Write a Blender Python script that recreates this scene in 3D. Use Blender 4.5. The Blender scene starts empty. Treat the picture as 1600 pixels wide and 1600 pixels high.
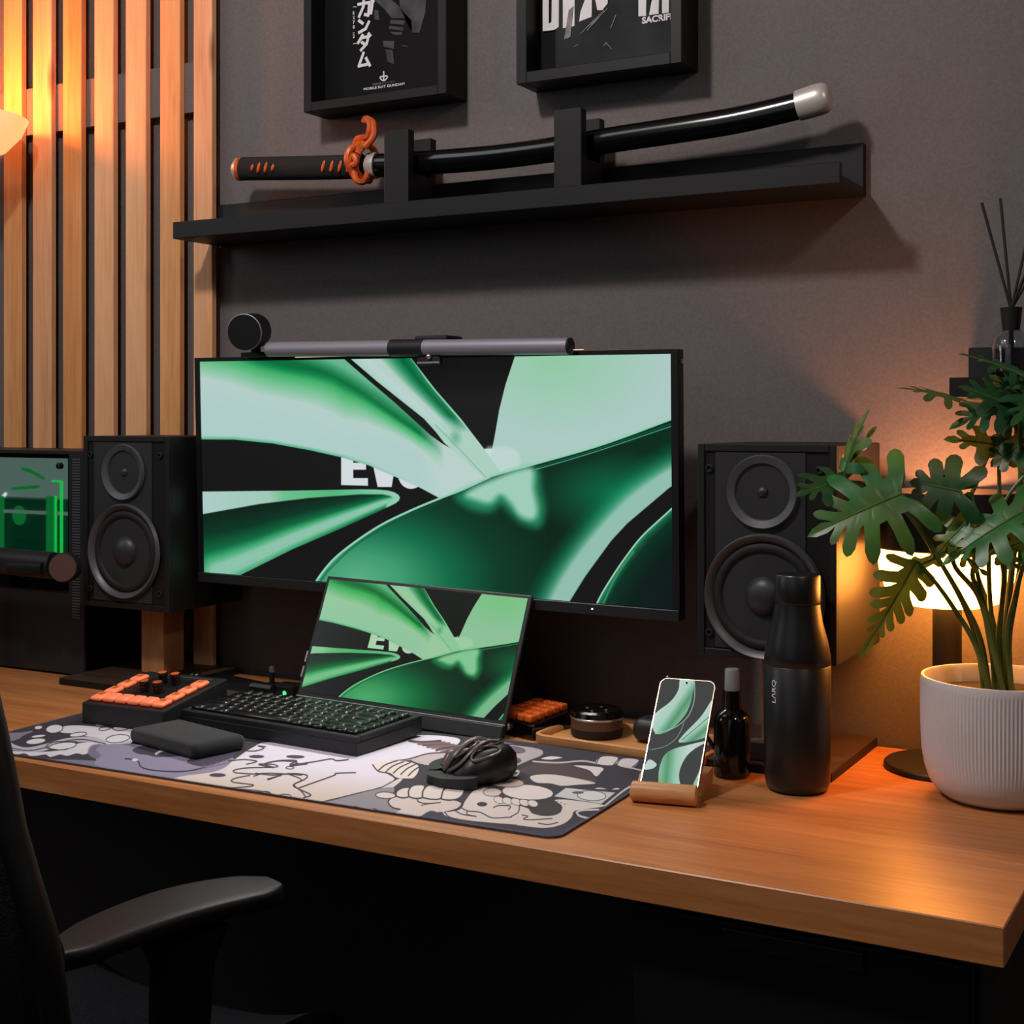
import bpy, bmesh, math, random
import numpy as np
from mathutils import Vector, Matrix
random.seed(7)
PI = math.pi
SC = bpy.context.scene
COL = SC.collection

# ------------------------------------------------------------------ camera
FPX = 2172.0; HOR = 655.0; TH = math.radians(29.1)
CAM = np.array([0.0, -1.91, 1.207])
RV = np.array([math.cos(TH), math.sin(TH), 0.0]); NV = np.array([-math.sin(TH), math.cos(TH), 0.0])
cd = bpy.data.cameras.new('camera'); co = bpy.data.objects.new('camera', cd); COL.objects.link(co)
co.location = CAM; co.rotation_euler = (PI / 2, 0, TH)
cd.sensor_width = 36; cd.lens = 36 * FPX / 1600; cd.shift_y = -(800 - HOR) / 1600; cd.clip_start = .02
SC.camera = co

# ------------------------------------------------------------------ world, lights, exposure
w = bpy.data.worlds.new('world'); SC.world = w; w.use_nodes = True
w.node_tree.nodes['Background'].inputs[0].default_value = (.75, .85, 1, 1)
w.node_tree.nodes['Background'].inputs[1].default_value = .006
SC.view_settings.view_transform = 'Standard'; SC.view_settings.look = 'None'
SC.view_settings.exposure = 0; SC.view_settings.gamma = 1; SC.view_settings.use_curve_mapping = False
DT = .75          # desk top
WALL = .048       # wall plane

def area(name, loc, target, power, size, color=(1, 1, 1)):
    l = bpy.data.lights.new(name, 'AREA'); l.shape = 'DISK'; l.size = size; l.energy = power; l.color = color
    o = bpy.data.objects.new(name, l); COL.objects.link(o); o.location = loc
    o.rotation_euler = (Vector(target) - Vector(loc)).to_track_quat('-Z', 'Y').to_euler(); return o
area('ceiling_spot_light', (-1.2, -1.30, 2.55), (-1.0, -.1, 1.2), 17, .16, (1, .90, .86))
area('ceiling_spot_light', (.50, -1.25, 2.35), (-.6, -.1, 1.1), 5.0, .18, (1, .86, .78))
area('ceiling_soft_light', (-1.9, -1.2, 2.6), (-1.2, -.3, .75), 4, .9, (.85, .92, 1))
area('room_fill_light', (-1.0, -3.0, 2.2), (-1.0, 0, 1.0), 4, 2.2, (.92, .97, 1))
area('left_soft_fill', (-2.9, -1.5, 1.9), (-.9, -.2, .9), 4, .7, (.88, .94, 1))  # added soft fill for highlights on bottle and pot; there is no window
# the light bar on the monitor shines down on the desk
lb = bpy.data.lights.new('light_bar_glow', 'AREA'); lb.shape = 'RECTANGLE'; lb.size = .48; lb.size_y = .012; lb.energy = 1.6; lb.color = (1, .93, .90); lb.spread = 2.2
lo = bpy.data.objects.new('light_bar_glow', lb); COL.objects.link(lo); lo.location = (-1.12, -.142, 1.2965); lo.rotation_euler = (math.radians(-26), 0, 0)

# ------------------------------------------------------------------ pixel <-> place
def ray(u, v):
    return NV + RV * (u - 800) / FPX - np.array([0, 0, 1.0]) * (v - HOR) / FPX
def PY(u, v, y):
    d = ray(u, v); return Vector(CAM + d * (y - CAM[1]) / d[1])
def PZ(u, v, z=DT):
    d = ray(u, v); return Vector(CAM + d * (z - CAM[2]) / d[2])
def proj(x, y, z):
    x = np.asarray(x, float) - CAM[0]; y = np.asarray(y, float) - CAM[1]; z = np.asarray(z, float) - CAM[2]
    dep = x * NV[0] + y * NV[1]
    return 800 + FPX * (x * RV[0] + y * RV[1]) / dep, HOR - FPX * z / dep

# ------------------------------------------------------------------ materials
def lin(c):
    return tuple((x / 255 / 12.92 if x / 255 <= .04045 else ((x / 255 + .055) / 1.055) ** 2.4) for x in c[:3]) + (1,)
def mat(name, rgb, rough=.5, metal=0., spec=.5, bump=0., bscale=300., emit=None, estr=1., var=0., vscale=20., coat=0., trans=0., sheen=0.):
    m = bpy.data.materials.new(name); m.use_nodes = True; nt = m.node_tree; b = nt.nodes['Principled BSDF']
    b.inputs['Base Color'].default_value = lin(rgb); b.inputs['Roughness'].default_value = rough
    b.inputs['Metallic'].default_value = metal; b.inputs['Specular IOR Level'].default_value = spec
    b.inputs['Coat Weight'].default_value = coat; b.inputs['Transmission Weight'].default_value = trans
    b.inputs['Sheen Weight'].default_value = sheen
    if emit:
        b.inputs['Emission Color'].default_value = lin(emit) if max(emit) > 1.01 else tuple(emit) + (1,)
        b.inputs['Emission Strength'].default_value = estr
    tc = nt.nodes.new('ShaderNodeTexCoord')
    n = nt.nodes.new('ShaderNodeTexNoise'); n.inputs['Scale'].default_value = vscale if var else bscale
    nt.links.new(tc.outputs['Object'], n.inputs['Vector'])
    if bump:
        n2 = nt.nodes.new('ShaderNodeTexNoise'); n2.inputs['Scale'].default_value = bscale
        nt.links.new(tc.outputs['Object'], n2.inputs['Vector'])
        bp = nt.nodes.new('ShaderNodeBump'); bp.inputs['Strength'].default_value = bump; bp.inputs['Distance'].default_value = .001
        nt.links.new(n2.outputs['Fac'], bp.inputs['Height']); nt.links.new(bp.outputs['Normal'], b.inputs['Normal'])
    if var:
        r = nt.nodes.new('ShaderNodeValToRGB'); c = lin(rgb)
        r.color_ramp.elements[0].position = .3; r.color_ramp.elements[1].position = .7
        r.color_ramp.elements[0].color = tuple(x * (1 - var) for x in c[:3]) + (1,)
        r.color_ramp.elements[1].color = tuple(min(1, x * (1 + var)) for x in c[:3]) + (1,)
        nt.links.new(n.outputs['Fac'], r.inputs['Fac']); nt.links.new(r.outputs['Color'], b.inputs['Base Color'])
    return m
def wood(name, dark, mid, light, axis='X', scale=1., rough=.4, knots=False, seed=0.):
    m = bpy.data.materials.new(name); m.use_nodes = True; nt = m.node_tree; b = nt.nodes['Principled BSDF']
    b.inputs['Roughness'].default_value = rough
    L = nt.links.new; N = nt.nodes.new
    tc = N('ShaderNodeTexCoord'); mp = N('ShaderNodeMapping')
    s = {'X': (1.6, 26, 26), 'Y': (26, 1.6, 26), 'Z': (22, 22, 1.4)}[axis]
    mp.inputs['Scale'].default_value = tuple(k * scale for k in s); mp.inputs['Location'].default_value = (seed, seed * 1.7, seed * .6)
    L(tc.outputs['Object'], mp.inputs['Vector'])
    n1 = N('ShaderNodeTexNoise'); n1.inputs['Scale'].default_value = 1.; n1.inputs['Detail'].default_value = 6; n1.inputs['Roughness'].default_value = .6; n1.inputs['Distortion'].default_value = .6
    n2 = N('ShaderNodeTexNoise'); n2.inputs['Scale'].default_value = 7.; n2.inputs['Detail'].default_value = 4
    L(mp.outputs['Vector'], n1.inputs['Vector']); L(mp.outputs['Vector'], n2.inputs['Vector'])
    mx = N('ShaderNodeMix'); mx.data_type = 'FLOAT'; mx.inputs[0].default_value = .35
    L(n1.outputs['Fac'], mx.inputs[2]); L(n2.outputs['Fac'], mx.inputs[3])
    r = N('ShaderNodeValToRGB'); e = r.color_ramp.elements
    e[0].position = .32; e[0].color = lin(dark); e[1].position = .68; e[1].color = lin(light)
    k = e.new(.5); k.color = lin(mid)
    L(mx.outputs[0], r.inputs['Fac']); out = r.outputs['Color']
    if knots:
        v = N('ShaderNodeTexVoronoi'); mp2 = N('ShaderNodeMapping'); mp2.inputs['Scale'].default_value = (14, 14, 3.4)
        mp2.inputs['Location'].default_value = (seed * 3.1, seed, seed * 2.3)
        v.inputs['Scale'].default_value = 1.; L(tc.outputs['Object'], mp2.inputs['Vector']); L(mp2.outputs['Vector'], v.inputs['Vector'])
        rr = N('ShaderNodeValToRGB'); rr.color_ramp.elements[0].position = .04; rr.color_ramp.elements[1].position = .17
        rr.color_ramp.elements[0].color = (.30, .20, .14, 1); rr.color_ramp.elements[1].color = (1, 1, 1, 1)
        L(v.outputs['Distance'], rr.inputs['Fac'])
        mm = N('ShaderNodeMix'); mm.data_type = 'RGBA'; mm.blend_type = 'MULTIPLY'; mm.inputs[0].default_value = .8
        L(out, mm.inputs[6]); L(rr.outputs['Color'], mm.inputs[7]); out = mm.outputs[2]
    L(out, b.inputs['Base Color'])
    bp = N('ShaderNodeBump'); bp.inputs['Strength'].default_value = .12; bp.inputs['Distance'].default_value = .001
    L(mx.outputs[0], bp.inputs['Height']); L(bp.outputs['Normal'], b.inputs['Normal'])
    return m

M = {}
M['wall'] = mat('wall_paint', (103, 97, 96), .85, bump=.25, bscale=420, var=.10, vscale=260)
M['floor'] = mat('dark_floor', (20, 18, 17), .6, var=.2, vscale=4)
M['black'] = mat('black_matte', (17, 17, 18), .55, spec=.3, bump=.08, bscale=900)
M['shelf'] = mat('black_lacquer', (25, 26, 27), .5, spec=.25, bump=.05, bscale=700)
M['frame'] = mat('frame_black', (18, 19, 20), .5, spec=.25)
M['plastic'] = mat('charcoal_plastic', (33, 34, 36), .45, spec=.35, bump=.1, bscale=1200)
M['baffle'] = mat('speaker_baffle', (44, 45, 48), .42, bump=.12, bscale=1400)
M['arm'] = mat('armrest_foam', (20, 20, 21), .5, bump=.2, bscale=900)
M['ring'] = mat('satin_ring', (74, 75, 80), .42, spec=.7)
M['cone'] = mat('paper_cone', (36, 37, 40), .6, bump=.1, bscale=1500)
M['vinyl'] = mat('vinyl_black', (14, 14, 15), .5, bump=.1, bscale=900)
M['rubber'] = mat('rubber_black', (15, 15, 16), .7)
M['gloss'] = mat('gloss_black', (8, 8, 9), .12, spec=.6)
M['keycap'] = mat('keycap_black', (14, 14, 15), .26, spec=1.)
M['alu'] = mat('grey_aluminium', (146, 143, 154), .45, metal=.3)
M['silver'] = mat('silver_metal', (205, 203, 200), .3, metal=.9)
M['pearl'] = mat('silver_paint', (196, 190, 184), .35, metal=.35)
M['chrome'] = mat('chrome', (225, 225, 228), .12, metal=1)
M['orange'] = mat('orange_plastic', (246, 142, 100), .38, emit=(255, 110, 50), estr=.22)
M['orange_dark'] = mat('orange_keycap', (214, 92, 22), .45)
M['orange_paint'] = mat('orange_enamel', (196, 82, 18), .4, var=.35, vscale=60)
M['fabric'] = mat('black_fabric', (25, 27, 28), .95, bump=.7, bscale=700, var=.3, vscale=600, sheen=.2)
M['wrap'] = mat('grip_wrap', (15, 15, 16), .85, bump=.6, bscale=400)
M['mesh'] = mat('chair_mesh', (25, 26, 31), .9, spec=.2, bump=.9, bscale=500, var=.55, vscale=420)
M['white'] = mat('white_print', (214, 212, 214), .6)
M['grey_print'] = mat('grey_print', (120, 116, 116), .7, var=.3, vscale=120)
M['poster'] = mat('poster_black', (12, 12, 12), .7, spec=.12)
M['poster_grey'] = mat('poster_grey', (62, 62, 64), .6, spec=.2, var=.5, vscale=30)
M['desk'] = wood('desk_wood', (158, 98, 54), (188, 121, 69), (208, 142, 86), 'X', 1., .36)
M['bamboo'] = wood('bamboo', (176, 118, 68), (200, 142, 88), (214, 160, 104), 'X', 1.3, .42)
M['pine'] = [wood('pine_%d' % i, *c, 'Z', 1., .55, True, 1.3 + i * 2.7) for i, c in enumerate([
    ((204, 134, 78), (226, 162, 102), (238, 180, 122)), ((212, 146, 96), (234, 174, 124), (244, 190, 142)),
    ((194, 120, 64), (216, 146, 84), (230, 164, 102)), ((206, 140, 92), (228, 168, 120), (238, 184, 138))])]
M['post'] = wood('post_wood', (150, 98, 58), (172, 116, 70), (188, 132, 84), 'Z', 1.2, .5)
M['plate'] = wood('plate_top', (52, 38, 32), (64, 47, 39), (78, 58, 48), 'X', 1., .45)
M['ceramic'] = mat('white_ceramic', (205, 205, 207), .45, bump=.15, bscale=500)
M['soil'] = mat('potting_soil', (13, 10, 8), .95, bump=1., bscale=160, var=.5, vscale=120)
M['bottle'] = mat('powder_coat_black', (20, 20, 21), .36, spec=.5, bump=.05, bscale=1500)
M['copper'] = mat('fabric_bronze', (96, 70, 60), .5, metal=.3, bump=.3, bscale=900)
M['led_white'] = mat('led_white', (255, 255, 255), .4, emit=(1., 1., .95), estr=2.2)
M['led_green'] = mat('led_green', (40, 220, 90), .4, emit=(.05, .9, .22), estr=1.6)
M['bulb'] = mat('opal_glass', (255, 240, 220), .3, emit=(1., .32, .05), estr=25.0)
M['bulb2'] = mat('opal_shade', (255, 210, 170), .4, emit=(1., .40, .16), estr=1.25)
M['glass'] = mat('clear_glass', (235, 240, 245), .03, trans=1.)
M['scab'] = mat('scabbard_lacquer', (9, 9, 10), .16, spec=.65)
M['cap_clear'] = mat('frosted_cap', (170, 172, 176), .35, trans=.5)

def leafmat(name, rgb, back, tr=.10):
    m = bpy.data.materials.new(name); m.use_nodes = True; nt = m.node_tree; b = nt.nodes['Principled BSDF']
    L = nt.links.new; N = nt.nodes.new; out = nt.nodes['Material Output']
    tc = N('ShaderNodeTexCoord'); n = N('ShaderNodeTexNoise'); n.inputs['Scale'].default_value = 30
    L(tc.outputs['Object'], n.inputs['Vector'])
    r = N('ShaderNodeValToRGB'); r.color_ramp.elements[0].position = .3; r.color_ramp.elements[1].position = .7
    c = lin(rgb); r.color_ramp.elements[0].color = tuple(x * .7 for x in c[:3]) + (1,); r.color_ramp.elements[1].color = tuple(x * 1.25 for x in c[:3]) + (1,)
    L(n.outputs['Fac'], r.inputs['Fac']); L(r.outputs['Color'], b.inputs['Base Color']); b.inputs['Roughness'].default_value = .38
    t = N('ShaderNodeBsdfTranslucent'); t.inputs['Color'].default_value = lin(back)
    mx = N('ShaderNodeMixShader'); mx.inputs[0].default_value = tr
    L(b.outputs[0], mx.inputs[1]); L(t.outputs[0], mx.inputs[2]); L(mx.outputs[0], out.inputs['Surface']); return m
M['leaf'] = leafmat('leaf_green', (30, 104, 50), (120, 150, 30))
M['leaf2'] = leafmat('leaf_deep_green', (24, 72, 36), (110, 130, 24), .05)
M['stem'] = leafmat('stem_green', (84, 104, 48), (140, 130, 40))

# ------------------------------------------------------------------ mesh helpers
def finish(bm, name, m, parent=None, smooth=False, world=True, angle=40):
    """link bm (given in world coordinates) as one mesh object, in the parent's own frame"""
    me = bpy.data.meshes.new(name)
    root = parent
    if parent is not None and world:
        T = Matrix.Identity(4); p = parent; chain = []
        while p is not None:
            chain.append(p.matrix_basis.copy()); p = p.parent
        for q in reversed(chain): T = T @ q
        bm.transform(T.inverted())
    bmesh.ops.recalc_face_normals(bm, faces=bm.faces)
    if smooth:
        for f in bm.faces: f.smooth = True
        for e in bm.edges:
            if len(e.link_faces) == 2 and e.calc_face_angle(0) > math.radians(angle): e.smooth = False
    bm.to_mesh(me); bm.free()
    for mm in (m if isinstance(m, (list, tuple)) else [m]): me.materials.append(mm)
    o = bpy.data.objects.new(name, me); COL.objects.link(o)
    if parent is not None: o.parent = parent
    return o
def thing(name, label, cat, loc=(0, 0, 0), rz=0., group=None):
    o = bpy.data.objects.new(name, None); COL.objects.link(o); o.empty_display_size = .02
    o.location = loc; o.rotation_euler = (0, 0, rz); bpy.context.view_layer.update
    o['label'] = label; o['category'] = cat
    if group: o['group'] = group
    return o
def tag(o, label, cat, group=None):
    o['label'] = label; o['category'] = cat
    if group: o['group'] = group
    return o
def recenter(o):
    """put the origin of a single-mesh thing at the middle of its base"""
    vs = [v.co for v in o.data.vertices]
    c = Vector(((min(v.x for v in vs) + max(v.x for v in vs)) / 2, (min(v.y for v in vs) + max(v.y for v in vs)) / 2, min(v.z for v in vs)))
    o.data.transform(Matrix.Translation(-c)); o.location = c; return o
def BM(): return bmesh.new()
def xf(loc=(0, 0, 0), rz=0., rx=0., ry=0.):
    return Matrix.Translation(loc) @ Matrix.Rotation(rz, 4, 'Z') @ Matrix.Rotation(rx, 4, 'X') @ Matrix.Rotation(ry, 4, 'Y')
def box(bm, x0, x1, y0, y1, z0, z1, bev=0., seg=2, T=None):
    r = bmesh.ops.create_cube(bm, size=1); vs = r['verts']
    for v in vs:
        v.co = Vector((x0 + (v.co.x + .5) * (x1 - x0), y0 + (v.co.y + .5) * (y1 - y0), z0 + (v.co.z + .5) * (z1 - z0)))
    if bev:
        es = list({e for v in vs for e in v.link_edges})
        rr = bmesh.ops.bevel(bm, geom=es, offset=bev, segments=seg, profile=.5, affect='EDGES')
        vs = list({v for f in rr['faces'] for v in f.verts} | {v for v in vs if v.is_valid})
    if T is not None:
        for v in vs: v.co = T @ v.co
    return vs
def quadbox(bm, pts, z0, z1, bev=0.):
    """prism over an outline of xy points"""
    lo = [bm.verts.new((p[0], p[1], z0)) for p in pts]; hi = [bm.verts.new((p[0], p[1], z1)) for p in pts]
    n = len(pts); bm.faces.new(lo[::-1]); bm.faces.new(hi)
    for i in range(n): bm.faces.new((lo[i], lo[(i + 1) % n], hi[(i + 1) % n], hi[i]))
    if bev:
        es = list({e for v in lo + hi for e in v.link_edges})
        bmesh.ops.bevel(bm, geom=es, offset=bev, segments=2, profile=.5, affect='EDGES')
def prism(bm, pts, T, d):
    """outline pts (2d) extruded by d along local z, placed by T"""
    lo = [bm.verts.new(T @ Vector((p[0], p[1], 0))) for p in pts]; hi = [bm.verts.new(T @ Vector((p[0], p[1], d))) for p in pts]
    n = len(pts); bm.faces.new(lo[::-1]); bm.faces.new(hi)
    for i in range(n): bm.faces.new((lo[i], lo[(i + 1) % n], hi[(i + 1) % n], hi[i]))
def lathe(bm, prof, T=None, n=48, cap=True):
    """prof: (radius, height) pairs around local z"""
    T = T or Matrix.Identity(4); rings = []
    for r, z in prof:
        if r < 1e-6: rings.append([bm.verts.new(T @ Vector((0, 0, z)))])
        else: rings.append([bm.verts.new(T @ Vector((r * math.cos(2 * PI * i / n), r * math.sin(2 * PI * i / n), z))) for i in range(n)])
    for a, b in zip(rings, rings[1:]):
        if len(a) == 1 and len(b) == 1: continue
        for i in range(n):
            j = (i + 1) % n
            if len(a) == 1: bm.faces.new((a[0], b[j], b[i]))
            elif len(b) == 1: bm.faces.new((a[i], a[j], b[0]))
            else: bm.faces.new((a[i], a[j], b[j], b[i]))
    if cap:
        if len(rings[0]) > 1: bm.faces.new(rings[0][::-1])
        if len(rings[-1]) > 1: bm.faces.new(rings[-1])
def tube(bm, pts, rad, n=10, sx=1., up=None):
    """swept tube; rad is a number or one per point; sx squeezes it sideways"""
    pts = [Vector(p) for p in pts]; k = len(pts)
    rad = rad if isinstance(rad, (list, tuple)) else [rad] * k
    prev = up or Vector((0, 0, 1)); rings = []
    for i, p in enumerate(pts):
        d = (pts[min(i + 1, k - 1)] - pts[max(i - 1, 0)]).normalized()
        a = prev - d * prev.dot(d)
        if a.length < 1e-4: a = d.orthogonal()
        a.normalize(); b = d.cross(a); prev = a
        rings.append([bm.verts.new(p + a * (rad[i] * math.cos(2 * PI * j / n)) + b * (rad[i] * sx * math.sin(2 * PI * j / n))) for j in range(n)])
    for a, b in zip(rings, rings[1:]):
        for j in range(n): bm.faces.new((a[j], a[(j + 1) % n], b[(j + 1) % n], b[j]))
    bm.faces.new(rings[0][::-1]); bm.faces.new(rings[-1])
def spline(pts, n=8, closed=False):
    P = [np.array(p, float) for p in pts]; k = len(P); out = []
    rng = range(k) if closed else range(k - 1)
    for i in rng:
        if closed: a, b, c, d = P[(i - 1) % k], P[i], P[(i + 1) % k], P[(i + 2) % k]
        else: a, b, c, d = P[max(i - 1, 0)], P[i], P[i + 1], P[min(i + 2, k - 1)]
        for j in range(n):
            t = j / n
            out.append(.5 * ((2 * b) + (c - a) * t + (2 * a - 5 * b + 4 * c - d) * t * t + (3 * b - a - 3 * c + d) * t ** 3))
    if not closed: out.append(P[-1])
    return out
def sphere(bm, c, r, s=(1, 1, 1), n=16, T=None):
    T = (T or Matrix.Identity(4)) @ Matrix.Translation(c) @ Matrix.Diagonal((r * s[0], r * s[1], r * s[2], 1))
    bmesh.ops.create_uvsphere(bm, u_segments=n, v_segments=n // 2 + 2, radius=1, matrix=T)
def simple(name, label, cat, m, fill, smooth=False, group=None):
    bm = BM(); fill(bm); o = recenter(finish(bm, name, m, smooth=smooth)); return tag(o, label, cat, group)
def struct(name, fill, m):
    bm = BM(); fill(bm); o = finish(bm, name, m); o['kind'] = 'structure'; return o
def text_mesh(body, size, bold=0.):
    c = bpy.data.curves.new('t', 'FONT'); c.body = body; c.size = size; c.offset = bold; c.align_x = 'LEFT'; c.resolution_u = 4
    o = bpy.data.objects.new('t', c); COL.objects.link(o)
    dg = bpy.context.evaluated_depsgraph_get(); dg.update()
    me = bpy.data.meshes.new_from_object(o.evaluated_get(dg))
    bpy.data.objects.remove(o); bm = BM(); bm.from_mesh(me); bpy.data.meshes.remove(me)
    return bm
def fit(bm, w, h):
    xs = [v.co.x for v in bm.verts]; ys = [v.co.y for v in bm.verts]
    if not xs: return
    for v in bm.verts:
        v.co = Vector(((v.co.x - min(xs)) / (max(xs) - min(xs)) * w, (v.co.y - min(ys)) / (max(ys) - min(ys)) * h, 0))

# ------------------------------------------------------------------ painting of printed surfaces and screens
class Paint:
    def __init__(s, X, Y, base):
        s.X = X; s.Y = Y; s.rgb = np.zeros(X.shape + (3,)); s.rgb[:] = np.array(base) / 255.
    def _sub(s, pts, mg):
        p = np.array(pts); m = (s.X > p[:, 0].min() - mg) & (s.X < p[:, 0].max() + mg) & (s.Y > p[:, 1].min() - mg) & (s.Y < p[:, 1].max() + mg)
        idx = np.nonzero(m.ravel())[0]; return idx, s.X.ravel()[idx], s.Y.ravel()[idx]
    @staticmethod
    def dist(x, y, p, closed):
        d = np.full(x.shape, 1e9); n = len(p)
        for i in range(n if closed else n - 1):
            a = p[i]; b = p[(i + 1) % n]; ex, ey = b[0] - a[0], b[1] - a[1]; L = ex * ex + ey * ey + 1e-12
            t = np.clip(((x - a[0]) * ex + (y - a[1]) * ey) / L, 0, 1)
            d = np.minimum(d, (x - a[0] - t * ex) ** 2 + (y - a[1] - t * ey) ** 2)
        return np.sqrt(d)
    @staticmethod
    def inside(x, y, p):
        c = np.zeros(x.shape, bool); n = len(p)
        for i in range(n):
            a = p[i]; b = p[(i + 1) % n]
            if a[1] == b[1]: continue
            c ^= ((a[1] > y) != (b[1] > y)) & (x < (b[0] - a[0]) * (y - a[1]) / (b[1] - a[1]) + a[0])
        return c
    def put(s, idx, al, col):
        f = s.rgb.reshape(-1, 3); a = al[:, None]
        f[idx] = f[idx] * (1 - a) + (col if getattr(col, 'ndim', 1) == 2 else np.array(col) / 255.) * a
    def fill(s, pts, col, soft=.6, smooth=True, alpha=1.):
        p = [tuple(q) for q in (spline(pts, 6, True) if smooth else pts)]
        idx, x, y = s._sub(p, soft * 2 + 1)
        if not len(idx): return
        sd = s.dist(x, y, p, True); ins = s.inside(x, y, p); sd = np.where(ins, -sd, sd)
        al = np.clip(.5 - sd / (2 * soft), 0, 1); al = al * al * (3 - 2 * al) * alpha
        s.put(idx, al, col(x, y, sd) if callable(col) else col)
    def line(s, pts, w, col, soft=.6, smooth=True, alpha=1.):
        p = [tuple(q) for q in (spline(pts, 6) if smooth else pts)]
        idx, x, y = s._sub(p, w + soft * 2 + 1)
        if not len(idx): return
        d = s.dist(x, y, p, False) - w / 2
        al = np.clip(.5 - d / (2 * soft), 0, 1); s.put(idx, al * al * (3 - 2 * al) * alpha, col)
def ramp(d, stops):
    xs = [q[0] for q in stops]; return np.stack([np.interp(d, xs, [q[1][k] / 255. for q in stops]) for k in range(3)], -1)
def image_of(name, rgb):
    h, wd = rgb.shape[:2]; im = bpy.data.images.new(name, wd, h); px = np.ones((h, wd, 4), np.float32); px[..., :3] = np.clip(rgb, 0, 1)
    im.pixels.foreach_set(px.ravel()); im.update(); im.pack(); return im
def image_mat(name, im, rough=.5, emit=0., spec=.5, bump=0.):
    m = bpy.data.materials.new(name); m.use_nodes = True; nt = m.node_tree; b = nt.nodes['Principled BSDF']
    t = nt.nodes.new('ShaderNodeTexImage'); t.image = im; t.extension = 'EXTEND'
    b.inputs['Roughness'].default_value = rough; b.inputs['Specular IOR Level'].default_value = spec
    if emit:
        b.inputs['Base Color'].default_value = (.004, .004, .004, 1)
        nt.links.new(t.outputs['Color'], b.inputs['Emission Color']); b.inputs['Emission Strength'].default_value = emit
    else: nt.links.new(t.outputs['Color'], b.inputs['Base Color'])
    return m
MINT = (186, 213, 207)
def wallpaper(X, Y):
    P = Paint(X, Y, (21, 22, 22)); W = (218, 226, 229)
    # lettering, partly covered by the shapes
    for q in ([(533, 700), (573, 700), (573, 712), (552, 712), (552, 723), (572, 723), (572, 734), (552, 734), (552, 747), (575, 747), (575, 759), (533, 758)],
              [(577, 700), (597, 700), (600, 732), (604, 700), (622, 700), (612, 761), (590, 761)]):
        P.fill(q, W, smooth=False)
    P.fill([(622, 731), (642, 700), (664, 731), (660, 755), (642, 764), (626, 755)], W)
    P.fill([(757, 701), (780, 701), (780, 745), (757, 740)], W, smooth=False)
    # right shape
    P.fill([(810, 540), (790, 600), (780, 640), (774, 675), (767, 712), (762, 750), (830, 745), (1060, 670), (1060, 540)],
           lambda x, y, sd: ramp(np.hypot((x - 865) / 90., (y - 562) / 60.), [(0, (150, 208, 168)), (1, (163, 208, 186)), (2, (178, 208, 203)), (3.2, (172, 212, 196))]), smooth=False)
    P.fill([(760, 703), (775, 698), (800, 700), (812, 712), (808, 735), (775, 745)], (202, 224, 220), soft=5, alpha=.7)
    # main band
    low = [(300, 686.5), (366, 687), (426, 693), (484, 703.6), (533.6, 714.6), (575.6, 727), (615, 744), (654, 761), (686, 778)]
    up = [(725, 765), (765, 745), (735, 718), (691, 693), (672.7, 680), (646.5, 656), (615, 627.5), (578, 596), (539, 562), (520, 540), (300, 540)]
    streak = spline([(300, 520), (380, 538), (447, 562), (510, 583), (562, 612), (615, 648), (668, 686), (700, 720)], 6)
    def bandcol(x, y, sd):
        d = P.dist(x, y, [tuple(q) for q in streak], False)
        yl = np.interp(x, [q[0] for q in streak], [q[1] for q in streak]); below = y > yl
        fade = np.clip((x - 655) / 40., 0, 1)[:, None]
        fl = np.clip((520 - x) / 120., 0, 1)
        tp = 1 + np.clip((x - 540) / 110., 0, 1.3) * 1.5
        c1 = ramp(d * tp - fl * 14, [(0, (8, 112, 62)), (6, (14, 136, 76)), (15, (66, 180, 108)), (30, (120, 200, 150)), (52, MINT), (90, (180, 212, 208))])
        c2 = ramp(d, [(0, (8, 112, 62)), (8, (42, 142, 92)), (20, (104, 186, 148)), (40, (118, 194, 158))])
        c = np.where(below[:, None], c1, c2)
        edge = np.clip((6 + sd) / 6., 0, 1)[:, None] * (np.clip((640 - x) / 150., 0, 1) * (y > 640))[:, None]
        c = c * (1 - .8 * edge) + np.array((50, 175, 112)) / 255. * .8 * edge
        return c * (1 - fade) + np.array((192, 216, 210)) / 255. * fade
    P.fill(low + up, bandcol, smooth=False)
    # second band
    bl = [(547, 560), (589, 596), (628, 627), (662, 654), (681, 675), (694, 692), (728, 722), (764, 752)]
    br = [(790, 742), (784, 740), (757, 702), (720, 654), (680.6, 609), (649, 568), (635, 550), (540, 550)]
    def b2(x, y, sd):
        t = (x - np.interp(y, [q[1] for q in bl], [q[0] for q in bl]))
        wdt = np.interp(y, [560, 609, 654, 702, 750], [100, 76, 57, 53, 30]); s = t / wdt
        c = ramp(s, [(0, (170, 214, 196)), (.2, (194, 216, 214)), (.45, (184, 214, 204)), (.66, (50, 150, 105)), (.80, (2, 104, 62)), (.93, (30, 130, 84)), (.965, (140, 215, 178)), (1., (150, 220, 186))])
        f = np.clip((y - 650) / 26., 0, 1)[:, None]
        g = np.clip(1 - np.hypot((x - 712) / 12., (y - 684) / 16.), 0, 1)[:, None] * .45
        c = c * (1 - f) + np.array((176, 214, 198)) / 255. * f
        return c * (1 - g) + np.array((30, 140, 90)) / 255. * g
    P.fill(bl + br, b2, smooth=False)
    P.line([(680, 664), (720, 704), (762, 749)], 1.2, (110, 165, 148), alpha=.8)
    # hook on the left
    hook = [(300, 768.5), (318, 768), (457, 766.6), (562, 764.5), (590, 764.8), (606, 766.4), (616, 769), (622.5, 773), (625, 777.5), (623.5, 782), (618, 786.5), (610, 790.5), (602, 794), (536, 824), (457, 858), (392, 890), (372, 900), (372, 960), (300, 960)]
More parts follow.
